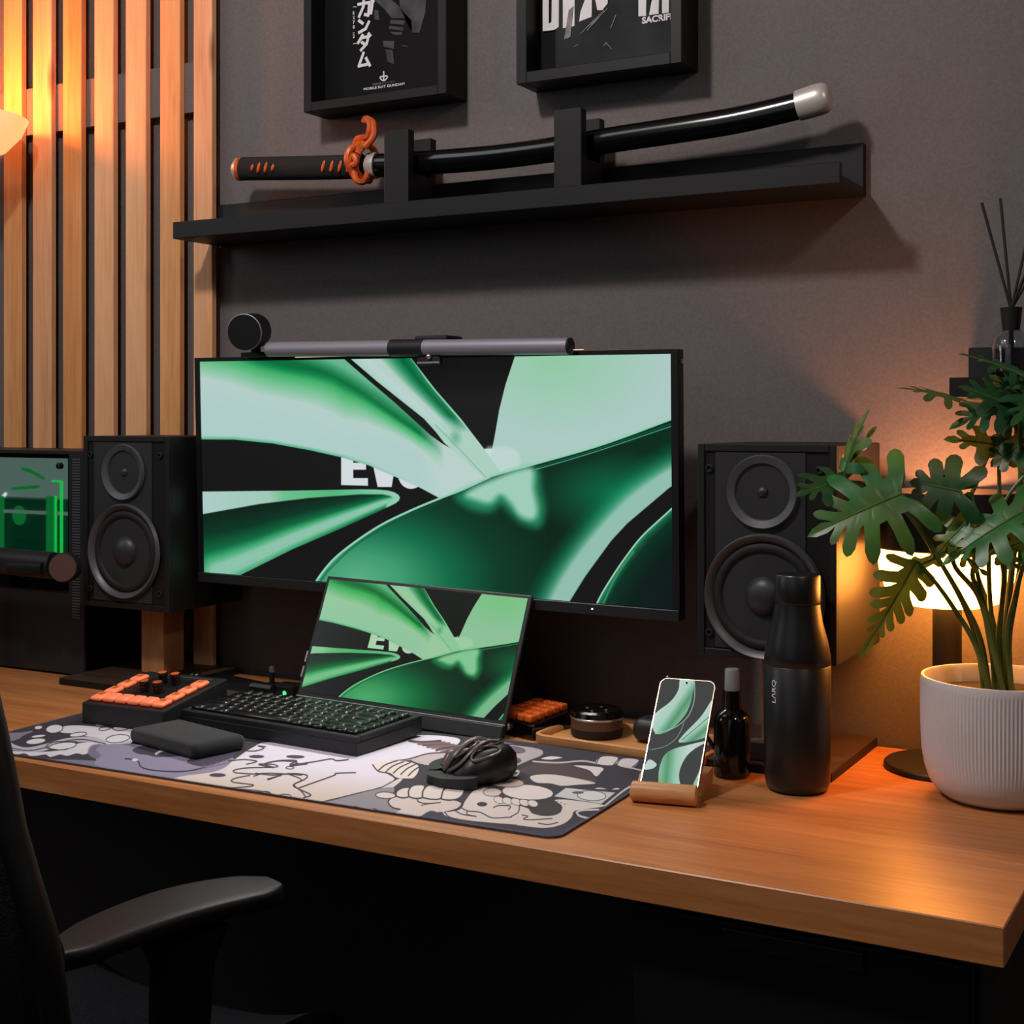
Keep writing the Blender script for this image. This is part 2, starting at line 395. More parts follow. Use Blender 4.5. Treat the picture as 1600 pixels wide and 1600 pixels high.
    inner = [(300, 806), (319, 803), (405, 787.6), (484, 778), (562, 772.5), (598, 772.5), (610, 775), (614, 778.5), (606, 785)]
    mid = [tuple(q) for q in spline([(340, 893), (400, 868), (457, 842), (536, 810), (590, 789), (612, 781)], 6)]
    P.fill(hook, lambda x, y, sd: ramp(x, [(318, (178, 212, 206)), (420, (165, 208, 190)), (446, (112, 196, 146)), (520, (84, 190, 128)), (620, (150, 210, 182))]), smooth=False)
    def hk(x, y, sd):
        wd = np.interp(x, [318, 400, 600, 620], [18, 13, 4, 2]); d = P.dist(x, y, mid, False) / wd
        return ramp(d, [(0, (146, 203, 178)), (.6, (140, 200, 172)), (1.3, (60, 170, 112)), (2.0, (14, 108, 66)), (3.4, (8, 58, 38)), (6, (16, 26, 24))])
    P.fill(inner + [(602, 794), (536, 824), (457, 858), (392, 890), (372, 900), (372, 960), (300, 960)], hk, soft=1.2, smooth=False)
    # big lower shape
    top = [(480, 930), (507, 890), (536, 861), (560, 842), (589, 824), (641, 798), (694, 776), (720, 766), (762, 747), (784, 739), (830, 728), (930, 697.5), (1046, 655.5), (1070, 646.5)]
    bot = [(1070, 748), (1046, 762), (1005, 797), (980, 818), (955, 845), (915, 900), (890, 940), (870, 990), (480, 990)]
    brp = [tuple(q) for q in spline([(1075, 735), (1046, 750), (1000, 782), (965, 815), (925, 862), (890, 912), (860, 970)], 6)]
    tl = [tuple(q) for q in top[:9]]; tr = [tuple(q) for q in top[9:]]
    def big(x, y, sd):
        base = ramp(np.hypot((x - 560) / 190., (y - 905) / 110.), [(0, (94, 182, 136)), (.35, (66, 160, 116)), (.75, (18, 110, 74)), (1.15, (10, 62, 44)), (1.7, (9, 38, 28)), (3, (8, 44, 32))])
        g2 = np.clip(1 - np.hypot((x - 960) / 130., (y - 770) / 70.), 0, 1)[:, None]; base = base * (1 - g2) + np.array((6, 112, 78)) / 255. * g2
        dd = P.dist(x, y, brp, False); k = np.clip(1 - (dd - 12) / 44., 0, 1)[:, None]
        st = ramp(dd, [(0, (150, 196, 182)), (13, (148, 196, 180)), (24, (64, 172, 124)), (40, (4, 128, 84)), (60, (4, 90, 62))])
        base = base * (1 - k) + st * k
        du = P.dist(x, y, tr, False); ku = (np.clip(1 - du / 26., 0, 1) * np.clip((x - 815) / 25., 0, 1))[:, None]
        base = base * (1 - ku * .85) + np.array((7, 46, 34)) / 255. * ku * .85
        dl = P.dist(x, y, tl, False)
        e = np.clip(1 - np.abs(dl - 5) / 3., 0, 1)[:, None] * np.clip((720 - x) / 60., 0, 1)[:, None]
        base = base * (1 - .6 * e) + np.array((10, 80, 56)) / 255. * .6 * e
        return base
    P.fill(top + bot, big, smooth=False)
    P.fill([(712, 775), (762, 752), (835, 730), (846, 765), (852, 800), (842, 824), (815, 818), (795, 800), (782, 790), (765, 800), (738, 796)], (40, 160, 108), soft=10, alpha=.75)
    P.fill([(728, 772), (762, 752), (828, 731), (834, 765), (840, 798), (832, 812), (812, 806), (797, 786), (782, 774), (766, 786), (744, 782)], (164, 212, 192), soft=8)
    P.fill([(700, 774), (762, 746), (784, 738), (850, 719), (850, 690), (690, 740)], lambda x, y, sd: np.where((x < 757)[:, None], np.array((193, 216, 211)) / 255., np.array((184, 214, 206)) / 255.), smooth=False, soft=.6) if False else None
    P.line([(480, 930), (507, 890), (536, 861), (589, 824), (641, 798), (694, 776), (720, 766), (762, 747), (784, 739), (930, 698), (1046, 656), (1070, 647)], 3.4, (152, 214, 188))
    P.line([(836, 731), (930, 703), (1046, 663), (1070, 655)], 1.6, (8, 96, 66)); P.line([(836, 734), (930, 706), (1046, 667), (1070, 659)], 1.2, (96, 190, 148))
    # lower right shape
    f = [(1070, 775), (1046, 798), (1005, 836), (980, 867), (956, 902), (934, 940), (915, 990), (1080, 990)]
    fl2 = [(1070, 775), (1046, 798), (1005, 836), (980, 867), (956, 902), (934, 940), (915, 990)]
    P.fill(f, lambda x, y, sd: ramp(P.dist(x, y, fl2, False), [(0, (60, 150, 110)), (5, (20, 96, 66)), (14, (8, 50, 36)), (45, (8, 30, 25)), (120, (14, 24, 24))]), smooth=False)
    P.line(fl2, 2.4, (168, 220, 196)); P.line([(990, 862), (965, 897), (946, 935), (930, 975)], 3, (70, 175, 120), soft=2, alpha=.7)
    return P.rgb
def matprint(X, Y):
    P = Paint(X, Y, (60, 57, 66)); D = (46, 43, 50); Wt = (206, 203, 211); Wm = (208, 196, 194); K = (62, 54, 60)
    C8 = lambda L: [(x / 5.333, 1050 + y / 5.333) for x, y in L]
    CB = lambda L: [(400 + x / 4.444, 1130 + y / 4.444) for x, y in L]
    C3 = lambda L: [(120 + x / 4.444, 960 + y / 4.444) for x, y in L]
    CC = lambda L: [(680 + x / 4.706, 1140 + y / 4.706) for x, y in L]
    base_line = P.line
    P.line = lambda pts, w, col, **k: base_line(pts, w * 1.45, col, **k)
    def el(cx, cy, rx, ry, col, out=0, rot=0.):
        p = [(cx + rx * math.cos(a) * math.cos(rot) - ry * math.sin(a) * math.sin(rot), cy + rx * math.cos(a) * math.sin(rot) + ry * math.sin(a) * math.cos(rot)) for a in np.linspace(0, 2 * PI, 18)[:-1]]
        if out: P.line(p + [p[0]], out * 2, K, smooth=False)
        if col: P.fill(p, col, smooth=False)
        return p
    P.fill([(-200, 1120), (0, 1144), (50, 1142), (38, 1149), (0, 1162), (-200, 1190)], (122, 120, 134))
    P.fill([(-200, 1180), (0, 1179), (60, 1186), (130, 1188), (200, 1195), (270, 1222), (220, 1222), (-200, 1250)], (116, 113, 130))
    # left: swirls
    P.fill(C8([(490, 480), (560, 450), (720, 448), (900, 468), (1020, 480), (1190, 450), (1115, 510), (1085, 600), (900, 605), (740, 640), (560, 660), (640, 600), (840, 570), (640, 520), (510, 505)]), Wt)
    P.fill(C8([(30, 600), (60, 572), (130, 610), (230, 630), (380, 600), (520, 560), (680, 540), (800, 545), (890, 590), (760, 590), (640, 585), (480, 620), (340, 665), (160, 660), (50, 630)]), (176, 173, 186))
    P.line(C8([(30, 600), (120, 640), (260, 655), (420, 620), (560, 575), (700, 565), (880, 600)]), 1, K)
    P.fill(C8([(20, 650), (120, 660), (330, 668), (560, 650), (740, 640), (760, 660), (700, 690), (640, 680), (560, 700), (500, 690), (420, 710), (380, 690), (300, 700), (250, 700), (200, 680), (110, 695), (70, 665)]), (200, 198, 206))
    for a in ((98, 1166, 21, 5), (56, 1158.5, 15, 4), (60, 1150.5, 11, 1.8), (85, 1139, 13, 6), (60, 1137, 6, 2.6), (122, 1148, 13, 2.8), (184, 1154.5, 18, 5.6), (165, 1129.5, 17, 4.6), (190, 1137, 13, 4), (163, 1139, 8, 2)):
        el(*a, (208, 207, 212), out=.8, rot=-.12)
    P.line([(90, 1172), (72, 1168), (84, 1160), (120, 1159)], 1, K)
    # lavender field
    P.fill([(138, 1178), (145, 1167), (165, 1163), (208, 1163), (250, 1168), (300, 1174), (345, 1178), (368, 1188), (352, 1199), (330, 1207), (285, 1213), (270, 1223), (245, 1217), (195, 1207), (150, 1196), (150, 1186)], (138, 132, 156))
    P.fill([(138, 1178), (142, 1166), (158, 1163), (150, 1172), (158, 1180), (150, 1186)], (112, 108, 126), soft=2)
    P.fill([(207, 1172), (222, 1166), (250, 1169), (290, 1178), (278, 1182), (245, 1183), (230, 1180), (215, 1178)], (66, 63, 76))
    P.line([(244, 1178), (252, 1173.5), (262, 1173), (268, 1175)], 2.6, Wt)
    P.fill([(292, 1190), (305, 1183), (335, 1180), (370, 1172), (362, 1184), (342, 1192), (320, 1198), (300, 1195)], (70, 66, 82))
    P.line([(196, 1186), (208, 1187), (216, 1190), (221, 1199), (240, 1204), (275, 1206), (300, 1204), (322, 1199)], 1.3, D)
    el(211, 1187.5, 5, 2.2, Wt)
    for k in range(5): P.line([(310 + 9 * k, 1203 - 2 * k), (322 + 10 * k, 1199 - 2 * k), (318 + 10 * k, 1195 - 2 * k)], .9, (110, 100, 124))
    # middle: pale field with wriggling lines
    def pale(x, y, sd):
        t = np.clip((y - 1185 - (x - 380) * .12) / 45., 0, 1)[:, None]
        return (np.array((212, 208, 220)) * (1 - t) + np.array((204, 190, 180)) * t) / 255.
    P.fill([(364, 1189), (395, 1168), (420, 1160), (490, 1165), (560, 1172), (640, 1150), (716, 1154), (700, 1172), (650, 1186), (600, 1193), (588, 1200), (606, 1210), (616, 1218), (602, 1231), (560, 1243), (520, 1250), (495, 1259), (480, 1262), (400, 1250), (330, 1236), (268, 1222), (285, 1213), (330, 1207), (352, 1199)], pale)
    S = [[(1150, 905), (1200, 915), (1170, 945), (1240, 950), (1300, 930), (1260, 915), (1310, 920)], [(1050, 1020), (1160, 1010), (1250, 1022), (1180, 1042)],
         [(1280, 1045), (1400, 1020), (1530, 1030), (1480, 1055), (1600, 1040)], [(1100, 1102), (1090, 1085), (1180, 1068), (1380, 1062), (1370, 1045), (1270, 1040)],
         [(1100, 1102), (1230, 1110), (1350, 1105), (1560, 1118)], [(1200, 1120), (1100, 1140), (1080, 1165), (1220, 1185), (1190, 1198), (1040, 1210), (1200, 1220), (1335, 1240), (1340, 1260), (1290, 1278)],
         [(1230, 1125), (1290, 1105)], [(1330, 1150), (1420, 1118)], [(1480, 1115), (1560, 1150), (1510, 1185), (1560, 1230), (1590, 1270)]]
    for q in S: P.line(C3(q), 1.25, K)
    for q in ([(20, 290), (120, 310), (60, 285), (160, 262), (280, 262), (240, 290), (400, 270), (520, 250), (560, 262), (640, 255)], [(0, 350), (120, 362), (250, 352), (350, 362), (340, 390), (260, 430), (300, 460), (380, 500), (330, 520)],
              [(290, 455), (400, 415), (540, 365), (560, 350), (690, 345)], [(0, 480), (80, 478), (100, 500), (50, 515)], [(80, 390), (170, 365)], [(390, 565), (560, 525), (700, 490), (860, 450), (960, 400), (980, 370)]):
        P.line(CB(q), 1.4, K)
    for q in ((401, 1182.5, 12, 2.6), (464, 1183, 12, 2.6), (340, 1211.5, 13, 3), (458, 1182.5, 11, 2.4)): el(*q, (70, 66, 74))
    for q in ((445, 1244.5, 10, 3), (453, 1200, 6, 2)): el(*q, None, out=.5)
    # feathered streaks behind the keyboard
    for k in range(9):
        x0 = 640 + 7 * k; P.line([(x0, 1158 + 2.4 * k), (x0 + 20, 1160 + 1.4 * k), (x0 + 48, 1158 + 1.9 * k)], 1.6 if k % 2 else 2.6, (118, 98, 100) if k % 3 else (86, 70, 72))
    P.fill([(640, 1186), (668, 1178), (700, 1176), (700, 1192), (668, 1196)], (186, 172, 174)); P.line([(610, 1190), (640, 1186), (668, 1178), (700, 1176)], 1.2, K)
    # first hand
    P.fill(CB([(810, 290), (860, 268), (1000, 262), (1120, 290), (1120, 350), (1070, 390), (980, 382), (930, 352), (850, 335)]), (214, 204, 198))
    for k in range(5): P.line(CB([(850 + 52 * k, 330 + 9 * k), (900 + 50 * k, 290 + 9 * k), (980 + 45 * k, 262 + 7 * k)]), 1.3, K)
    P.line(CB([(810, 290), (850, 335), (930, 352), (980, 385), (1080, 390)]), 1.3, K)
    P.fill(CB([(860, 455), (900, 425), (1000, 385), (1010, 400), (930, 460)]), (206, 196, 190)); P.line(CB([(860, 455), (985, 385)]), 1., K)
    P.fill(CB([(400, 575), (560, 530), (860, 455), (960, 455), (930, 530), (960, 580), (1000, 610), (930, 650), (700, 620), (500, 600)]), (140, 136, 142))
    P.line(CB([(690, 580), (740, 605), (830, 600), (850, 640), (930, 640)]), 2, K); P.line(CB([(700, 590), (810, 600), (800, 620)]), 1., Wt)
    # fist
    P.fill(CB([(920, 545), (960, 512), (1060, 500), (1200, 500), (1330, 520), (1425, 552), (1400, 595), (1310, 622), (1260, 620), (1020, 670), (925, 655), (1000, 600), (945, 585)]), (208, 194, 188))
    P.line(CB([(1000, 600), (945, 585), (918, 545), (960, 512), (1060, 500)]), 1.5, K); P.line(CB([(1330, 520), (1425, 552), (1400, 595), (1310, 622)]), 1.5, K)
    q = CB([(900, 502)])[0]; el(q[0], q[1], 15, 4.5, (212, 202, 196), out=.9, rot=.04)
    for F_ in ([(972, 508), (978, 474), (1022, 450), (1070, 452), (1068, 505), (1020, 520)], [(1062, 512), (1060, 470), (1092, 434), (1160, 430), (1172, 460), (1155, 515), (1105, 524)],
               [(1156, 518), (1160, 472), (1200, 432), (1290, 430), (1308, 455), (1284, 522), (1220, 530)], [(1286, 528), (1300, 470), (1345, 440), (1440, 450), (1438, 492), (1402, 526), (1340, 536)]):
        P.fill(CB(F_), (213, 203, 197)); P.line(CB(F_ + [F_[0]]), 1.5, K)
    P.line(CB([(1120, 524), (1130, 548), (1190, 560), (1280, 552)]), 1.2, K); P.line(CB([(1150, 572), (1200, 560)]), 1., K)
    # right: dark field with pale scrolls
    P.fill(CC([(-40, 600), (100, 640), (300, 690), (700, 745), (1000, 690), (1200, 620), (1000, 830), (600, 860), (-60, 700)]), (66, 62, 80))
    P.fill(CC([(60, 615), (180, 590), (225, 520), (300, 440), (420, 440), (500, 520), (620, 560), (700, 590), (720, 620), (830, 630), (920, 600), (930, 560), (880, 520), (1000, 520), (1250, 560), (1080, 590), (1020, 605), (1000, 650), (930, 700), (800, 725), (600, 705), (300, 680), (120, 650)]), (210, 200, 194))
    for q in ([(70, 610), (120, 650), (300, 680), (600, 705)], [(190, 575), (240, 600), (330, 610), (420, 650), (560, 645)], [(240, 600), (235, 625), (300, 640)], [(430, 575), (470, 560), (550, 565), (540, 590)],
              [(640, 630), (680, 640), (650, 660), (720, 665), (860, 655)], [(760, 690), (830, 700), (900, 685)], [(620, 560), (610, 610), (560, 640)], [(150, 600), (200, 625), (300, 640)]): P.line(CC(q), 1.1, K)
    el(*CC([(810, 588)])[0], 25, 10, (64, 60, 64), out=.4, rot=.04); el(*CC([(345, 550)])[0], 8, 3.5, (60, 55, 60))
    for k in range(5): el(*CC([(470 + 62 * k, 520 + 6 * k)])[0], 8, 5, (212, 204, 198), out=.5, rot=.3)
    el(*CC([(680, 462)])[0], 40, 11.5, (212, 204, 200), out=.7, rot=.06); el(*CC([(420, 462)])[0], 14, 6, (200, 184, 178), out=.6)
    P.fill(CC([(620, 300), (740, 252), (900, 245), (1090, 285), (1185, 385), (1000, 350), (800, 328), (660, 330)]), (80, 67, 70))
    P.fill(CC([(700, 345), (830, 330), (1000, 352), (1180, 395), (1040, 408), (930, 415), (850, 398), (740, 390)]), (204, 196, 192))
    P.fill(CC([(1020, 265), (1225, 280), (1215, 320), (1180, 345), (1130, 300)]), (206, 200, 196))
    P.fill(CC([(875, 492), (960, 430), (1325, 465), (1220, 548)]), (196, 194, 196), smooth=False); el(*CC([(1150, 487)])[0], 22, 7.5, (208, 206, 206), out=.6, rot=.05); el(*CC([(1050, 465)])[0], 9, 2, (90, 86, 90))
    P.fill(CC([(480, 105), (640, 118), (780, 145), (790, 190), (700, 230), (520, 300), (390, 300), (480, 240)]), (168, 158, 164)); el(*CC([(580, 150)])[0], 17, 4.6, (104, 98, 112), out=.5, rot=.1)
    P.line(CC([(480, 105), (640, 118), (780, 145), (790, 190), (700, 230), (520, 300), (390, 300)]), 1.5, K); el(*CC([(560, 230)])[0], 15, 5, (92, 76, 80), out=.4); el(*CC([(565, 235)])[0], 3, 1.2, Wt)
    P.line(CC([(400, 350), (450, 330), (600, 305), (600, 335), (540, 350), (420, 370)]), 2.2, (202, 186, 176)); el(*CC([(520, 390)])[0], 28, 7, (196, 172, 164), out=.6, rot=.05); el(*CC([(520, 385)])[0], 10, 2.5, (140, 118, 116))
    P.line(CC([(720, 235), (900, 245), (1080, 232), (1190, 250)]), 1.8, (180, 176, 178))
    for q in ([(1185, 250), (1225, 198), (1345, 205), (1310, 262)], [(1335, 258), (1380, 212), (1500, 225), (1440, 285)]): P.fill(CC(q), (202, 198, 198)); P.line(CC(q), .9, K)
    P.fill(CC([(780, 215), (850, 198), (935, 208), (850, 222)]), (208, 202, 200)); P.line(CC([(1380, 268), (1530, 305)]), 1.6, (190, 188, 190))
    P.fill(CC([(1175, 437), (1210, 428), (1260, 440)]), Wt); P.fill(CC([(1300, 443), (1335, 430), (1355, 440)]), Wt)
    for k in range(4): el(*CC([(865 + 30 * k, 522 + 9 * k)])[0], .9, .9, K)
    P.line(CC([(1040, 610), (1080, 595), (1200, 590)]), 2, (200, 198, 198)); P.line(CC([(1040, 610), (1060, 635), (1130, 655)]), 2, (200, 198, 198)); P.line(CC([(1250, 560), (1400, 440), (1520, 385)]), 2, (188, 186, 190))
    # orange keycap print by the control pad
    P.fill([(170, 1129), (184, 1127), (200, 1129), (217, 1131), (214, 1133), (190, 1132)], (232, 100, 34))
    return P.rgb
def phoneprint(X, Y):
    P = Paint(X, Y, (66, 70, 68))
    g = lambda ax, ay, bx, by, st: (lambda x, y, sd: ramp(((x - ax) * (bx - ax) + (y - ay) * (by - ay)) / ((bx - ax) ** 2 + (by - ay) ** 2), st))
    st = [(0, (196, 220, 210)), (.4, (176, 214, 196)), (.7, (88, 156, 116)), (1., (150, 196, 170))]
    P.fill([(1064, 1060), (1084, 1060), (1081, 1092), (1070, 1118), (1046, 1142), (1024, 1146), (1020, 1120), (1048, 1096), (1060, 1078)], g(1040, 1095, 1072, 1118, st))
    P.line([(1085, 1060), (1085, 1092), (1076, 1118), (1056, 1136), (1024, 1147)], 1.2, (168, 204, 186))
    P.line([(1069, 1130), (1058, 1152), (1040, 1166), (1016, 1172)], 1.0, (140, 168, 154))
    P.fill([(1130, 1070), (1130, 1100), (1114, 1125), (1108, 1148), (1084, 1158), (1061, 1160), (1068, 1148), (1095, 1120), (1112, 1094)], g(1085, 1125, 1105, 1150, st))
    P.line([(1066, 1156), (1092, 1134), (1108, 1120)], 1., (70, 110, 90))
    P.fill([(1107, 1158), (1080, 1163), (1045, 1174), (1032, 1194), (1029, 1220), (1034, 1250), (1066, 1250), (1061, 1212), (1070, 1186), (1086, 1170)], g(1030, 1200, 1072, 1204, [(0, (150, 200, 172)), (.3, (92, 160, 120)), (.6, (160, 206, 182)), (1, (200, 222, 214))]))
    P.fill([(1014, 1187), (1026, 1194), (1020, 1201), (1006, 1202)], (196, 220, 210))
    P.fill([(1097, 1198), (1092, 1222), (1086, 1250), (1074, 1250), (1080, 1232)], g(1080, 1220, 1095, 1222, [(0, (110, 176, 136)), (1, (196, 222, 210))]))
    return P.rgb

# ------------------------------------------------------------------ the room
struct('wall_back', lambda bm: box(bm, -3.6, 1.4, WALL, WALL + .1, 0, 2.75), M['wall'])
struct('wall_left', lambda bm: box(bm, -3.7, -3.6, -3.6, WALL + .1, 0, 2.75), M['wall'])
struct('wall_right', lambda bm: box(bm, 1.4, 1.5, -3.6, WALL + .1, 0, 2.75), M['wall'])
struct('wall_front', lambda bm: box(bm, -3.7, 1.5, -3.7, -3.6, 0, 2.75), M['wall'])
struct('floor', lambda bm: box(bm, -3.7, 1.5, -3.7, WALL + .1, -.05, 0), M['floor'])
struct('ceiling', lambda bm: box(bm, -3.7, 1.5, -3.7, WALL + .1, 2.75, 2.8), M['wall'])

# slatted timber panelling on the left of the wall
SY = .018
sl = [(5.5, 33.5), (51, 80), (98, 127), (147, 177), (196, 228), (249.5, 281), (302, 331)]
nm = ['first', 'second', 'third', 'fourth', 'fifth', 'sixth']
for i, (a, b) in enumerate(sl):
    xa, xb = PY(a, 200, SY).x, PY(b, 200, SY).x
    lab = 'pine wall slat, %s from the left edge of the photo' % nm[i] if i < 6 else 'rightmost pine wall slat, passing behind the left end of the black shelf'
    simple('wall_slat', lab, 'slat', M['pine'][(i * 3 + (i > 3)) % 4], lambda bm: box(bm, xa, xb, SY, SY + .013, .70, 2.7, .0012, 1), group='pine slats on the wall')
z1 = PY(300, 97, .03).z; z0 = PY(300, 175, .03).z
simple('batten', 'wide dark painted batten across the wall behind the pine slats', 'batten', M['wall'], lambda bm: box(bm, -2.6, PY(302, 130, .031).x + .03, .031, WALL, z0, z1))
simple('batten', 'lower dark painted batten behind the pine slats just above the desk', 'batten', M['wall'], lambda bm: box(bm, -2.6, PY(302, 130, .031).x + .03, .031, WALL, .78, .84))

# desk
DF = -.603
t = thing('desk', 'long wooden desk with thick warm brown top running along the wall', 'desk', (-1.3, -.28, 0))
bm = BM(); box(bm, -2.55, -.221, DF, .036, DT - .0375, DT, .0012, 1); finish(bm, 'desktop', M['desk'], t)
for lx in (-2.45,):
    for ly in (-.5, -.02):
        bm = BM(); box(bm, lx - .03, lx + .03, ly - .03, ly + .03, 0, DT - .0375, .003); finish(bm, 'leg', M['black'], t)
t = thing('drawer_unit', 'black drawer unit standing under the right end of the desk', 'drawer unit', (-.42, -.28, 0))
bm = BM(); box(bm, -.605, -.25, -.555, .02, .0, DT - .0385, .002); finish(bm, 'body', M['black'], t)
for k in range(4):
    bm = BM(); za = .03 + k * .168; box(bm, -.60, -.255, -.572, -.5555, za, za + .163, .002)
    d = finish(bm, 'drawer', M['black'], t)
    bm = BM(); box(bm, -.50, -.355, -.576, -.5725, za + .14, za + .158, .001); finish(bm, 'handle', M['plastic'], d)

# picture ledge
sx0, sx1 = PY(270, 342, -.082).x, PY(1310, 246, -.082).x
t = thing('picture_ledge', 'long black picture ledge shelf mounted on the wall above the monitor', 'shelf', ((sx0 + sx1) / 2, WALL, 1.52))
sxa = sx0; sxb = PY(1350, 221, WALL - .012).x
bm = BM(); box(bm, sxa, sxb, WALL - .014, WALL, 1.521, 1.595, .0012, 1); finish(bm, 'back_rail', M['shelf'], t)
bm = BM(); box(bm, sxa, sxb, -.073, WALL - .014, 1.521, 1.533, .001, 1); finish(bm, 'bottom_board', M['shelf'], t)
bm = BM(); box(bm, sxa, sxb, -.083, -.073, 1.521, 1.550, .0012, 1); finish(bm, 'front_lip', M['shelf'], t)

# frames
def frame(u0, u1, vb, label, yf, wd):
    a = PY(u0, vb, yf); x0 = a.x; x1 = PY(u1, 100, yf).x; zb = a.z - .004; zt = zb + (x1 - x0) * 1.38
    t = thing('framed_poster', label, 'picture frame', ((x0 + x1) / 2, WALL, zb), group='black frames above the shelf')
    bm = BM()
    box(bm, x0, x0 + wd, yf, WALL, zb, zt, .001, 1); box(bm, x1 - wd, x1, yf, WALL, zb, zt, .001, 1)
    box(bm, x0 + wd, x1 - wd, yf, WALL, zb, zb + wd, .001, 1); box(bm, x0 + wd, x1 - wd, yf, WALL, zt - wd, zt, .001, 1)
    finish(bm, 'frame_border', M['frame'], t)
    return t, x0, x1, zb, zt
t, x0, x1, zb, zt = frame(474, 697, 172, 'left black box frame holding a dark poster with white katakana writing', -.018, .016)
py = .022
bm = BM(); box(bm, x0 + .016, x1 - .016, py, WALL - .002, zb + .016, zt - .016); finish(bm, 'mount_board', M['poster'], t)
pq = [PY(538, 150, py - .002).x, PY(690, 150, py - .002).x]
bm = BM(); box(bm, pq[0], pq[1], py - .0015, py, PY(600, 160, py).z, zt - .03); pp = finish(bm, 'poster', mat('poster_print', (17, 16, 17), .7, spec=.12, var=.3, vscale=9), t)
def flat(parent, name, polys, m, y, th=.0006, smooth=False):
    bm = BM()
    for q in polys:
        q = spline(q, 5, True) if smooth else q
        lo = [bm.verts.new(PY(u, v, y)) for u, v in q]; hi = [bm.verts.new(PY(u, v, y) + Vector((0, th, 0))) for u, v in q]; n = len(lo)
        try:
            bm.faces.new(lo); bm.faces.new(hi[::-1])
            for i in range(n): bm.faces.new((lo[i], hi[i], hi[(i + 1) % n], lo[(i + 1) % n]))
        except ValueError: pass
    bmesh.ops.triangulate(bm, faces=[f for f in bm.faces if len(f.verts) > 4]); return finish(bm, name, m, parent)
ly = py - .0025
G = lambda L: [(480 + x / 6.667, y / 6.667) for x, y in L]
def strokes(parent, name, lines, wd, m, y, conv):
    bm = BM()
    for L in lines:
        P = [PY(u, v, y) for u, v in conv(L)]
        for a, b in zip(P, P[1:]):
            cnt = len(bm.verts) / 8; a = a - Vector((0, .00005 * cnt, 0)); b = b - Vector((0, .00005 * cnt, 0))
            d = (b - a).normalized(); n = Vector((-d.z, 0, d.x)) * wd / 2; e = d * wd * .3
            q = [a - e + n, b + e + n, b + e - n, a - e - n]
            lo = [bm.verts.new(p) for p in q]; hi = [bm.verts.new(p + Vector((0, .0006, 0))) for p in q]
            bm.faces.new(lo); bm.faces.new(hi[::-1])
            for i in range(4): bm.faces.new((lo[i], hi[i], hi[(i + 1) % 4], lo[(i + 1) % 4]))
    return finish(bm, name, m, parent)
strokes(pp, 'lettering', [[(530, 45), (650, 25), (635, 160), (600, 150)], [(590, -20), (585, 70), (540, 175)], [(655, -30), (690, 20)], [(690, -40), (665, 140)],
                          [(540, 215), (580, 245)], [(645, 225), (610, 300), (540, 340)],
                          [(580, 365), (530, 450)], [(575, 395), (640, 380), (620, 460), (560, 525)], [(570, 440), (610, 470)], [(640, 350), (660, 375)],
                          [(590, 550), (540, 690), (650, 665)], [(615, 605), (655, 685)]], .0052, M['white'], ly, G)
strokes(pp, 'emblem', [[(797, 745), (797, 830)], [(765, 798), (830, 790)], [(757, 808), (775, 832), (797, 840), (820, 828), (838, 800)]], .0022, M['white'], ly, G)
strokes(pp, 'bracket', [[(478, 70), (512, 72)]], .001, M['white'], ly, G); strokes(pp, 'bracket', [[(478, 455), (512, 452)]], .001, M['white'], ly, G)
def label_text(parent, name, body, u0, v0, u1, v1, y, m, bold=0., hz=None):
    bm = text_mesh(body, .1, bold); a = PY(u0, v1, y); b = PY(u1, v1, y); h = PY(u0, v0, y).z - a.z
    fit(bm, b.x - a.x, hz or h); bm.transform(Matrix.Translation((a.x, y, a.z)) @ Matrix.Rotation(PI / 2, 4, 'X'))
    return finish(bm, name, m, parent)
label_text(pp, 'lettering', 'MOBILE SUIT GUNDAM', 568, 137.5, 632, 141.5, ly, M['white'], .002)
for k, ch in enumerate('RX78-2'): label_text(pp, 'lettering', ch, 551.2, 18 + 7.2 * k, 554.2, 23.5 + 7.2 * k, ly, M['white'], .002, hz=None if ch != '-' else .0012)
label_text(pp, 'lettering', '\u6a5f\u52d5\u6226\u58eb\u30ac\u30f3\u30c0\u30e0', 582, 130.5, 618, 133.5, ly, M['grey_print'])
flat(pp, 'printed_shape', [G(q) for q in ([(700, 0), (860, -20), (960, 70), (1050, 190), (880, 190), (800, 90)], [(960, -10), (1240, -10), (1230, 130), (1170, 340), (1090, 340), (1085, 210), (970, 90)],
     [(790, 425), (905, 430), (905, 510), (795, 485)], [(815, 515), (890, 520), (905, 670), (835, 640)], [(985, 470), (1055, 475), (1050, 492), (990, 485)],
     [(700, 100), (740, 110), (750, 210), (700, 200)], [(870, 205), (1020, 215), (1010, 260), (860, 245)], [(855, 270), (1005, 285), (1000, 320), (850, 300)], [(860, 330), (990, 335), (985, 365), (900, 360)])], M['poster_grey'], ly)
t, x0, x1, zb, zt = frame(806.5, 1065, 128, 'right black box frame with a dark poster carrying big white capitals', -.018, .018)
bm = BM(); box(bm, x0 + .018, x1 - .018, py, WALL - .002, zb + .018, zt - .018); finish(bm, 'mount_board', M['poster'], t)
G3 = lambda L: [(760 + x / 3.81, y / 3.81) for x, y in L]
a = PY(868, 104, py - .0015); b = PY(1049, 84, py - .0015)
bm = BM(); box(bm, a.x, b.x, py - .0015, py, b.z - .006, zt - .03); pp = finish(bm, 'poster', mat('poster_print_grey', (40, 43, 44), .7, spec=.15, var=.35, vscale=14), t)
bm = BM(); box(bm, PY(850, 50, py).x, a.x, py - .0015, py, PY(840, 52, py - .0015).z, zt - .03); finish(bm, 'poster_panel', M['poster'], t)
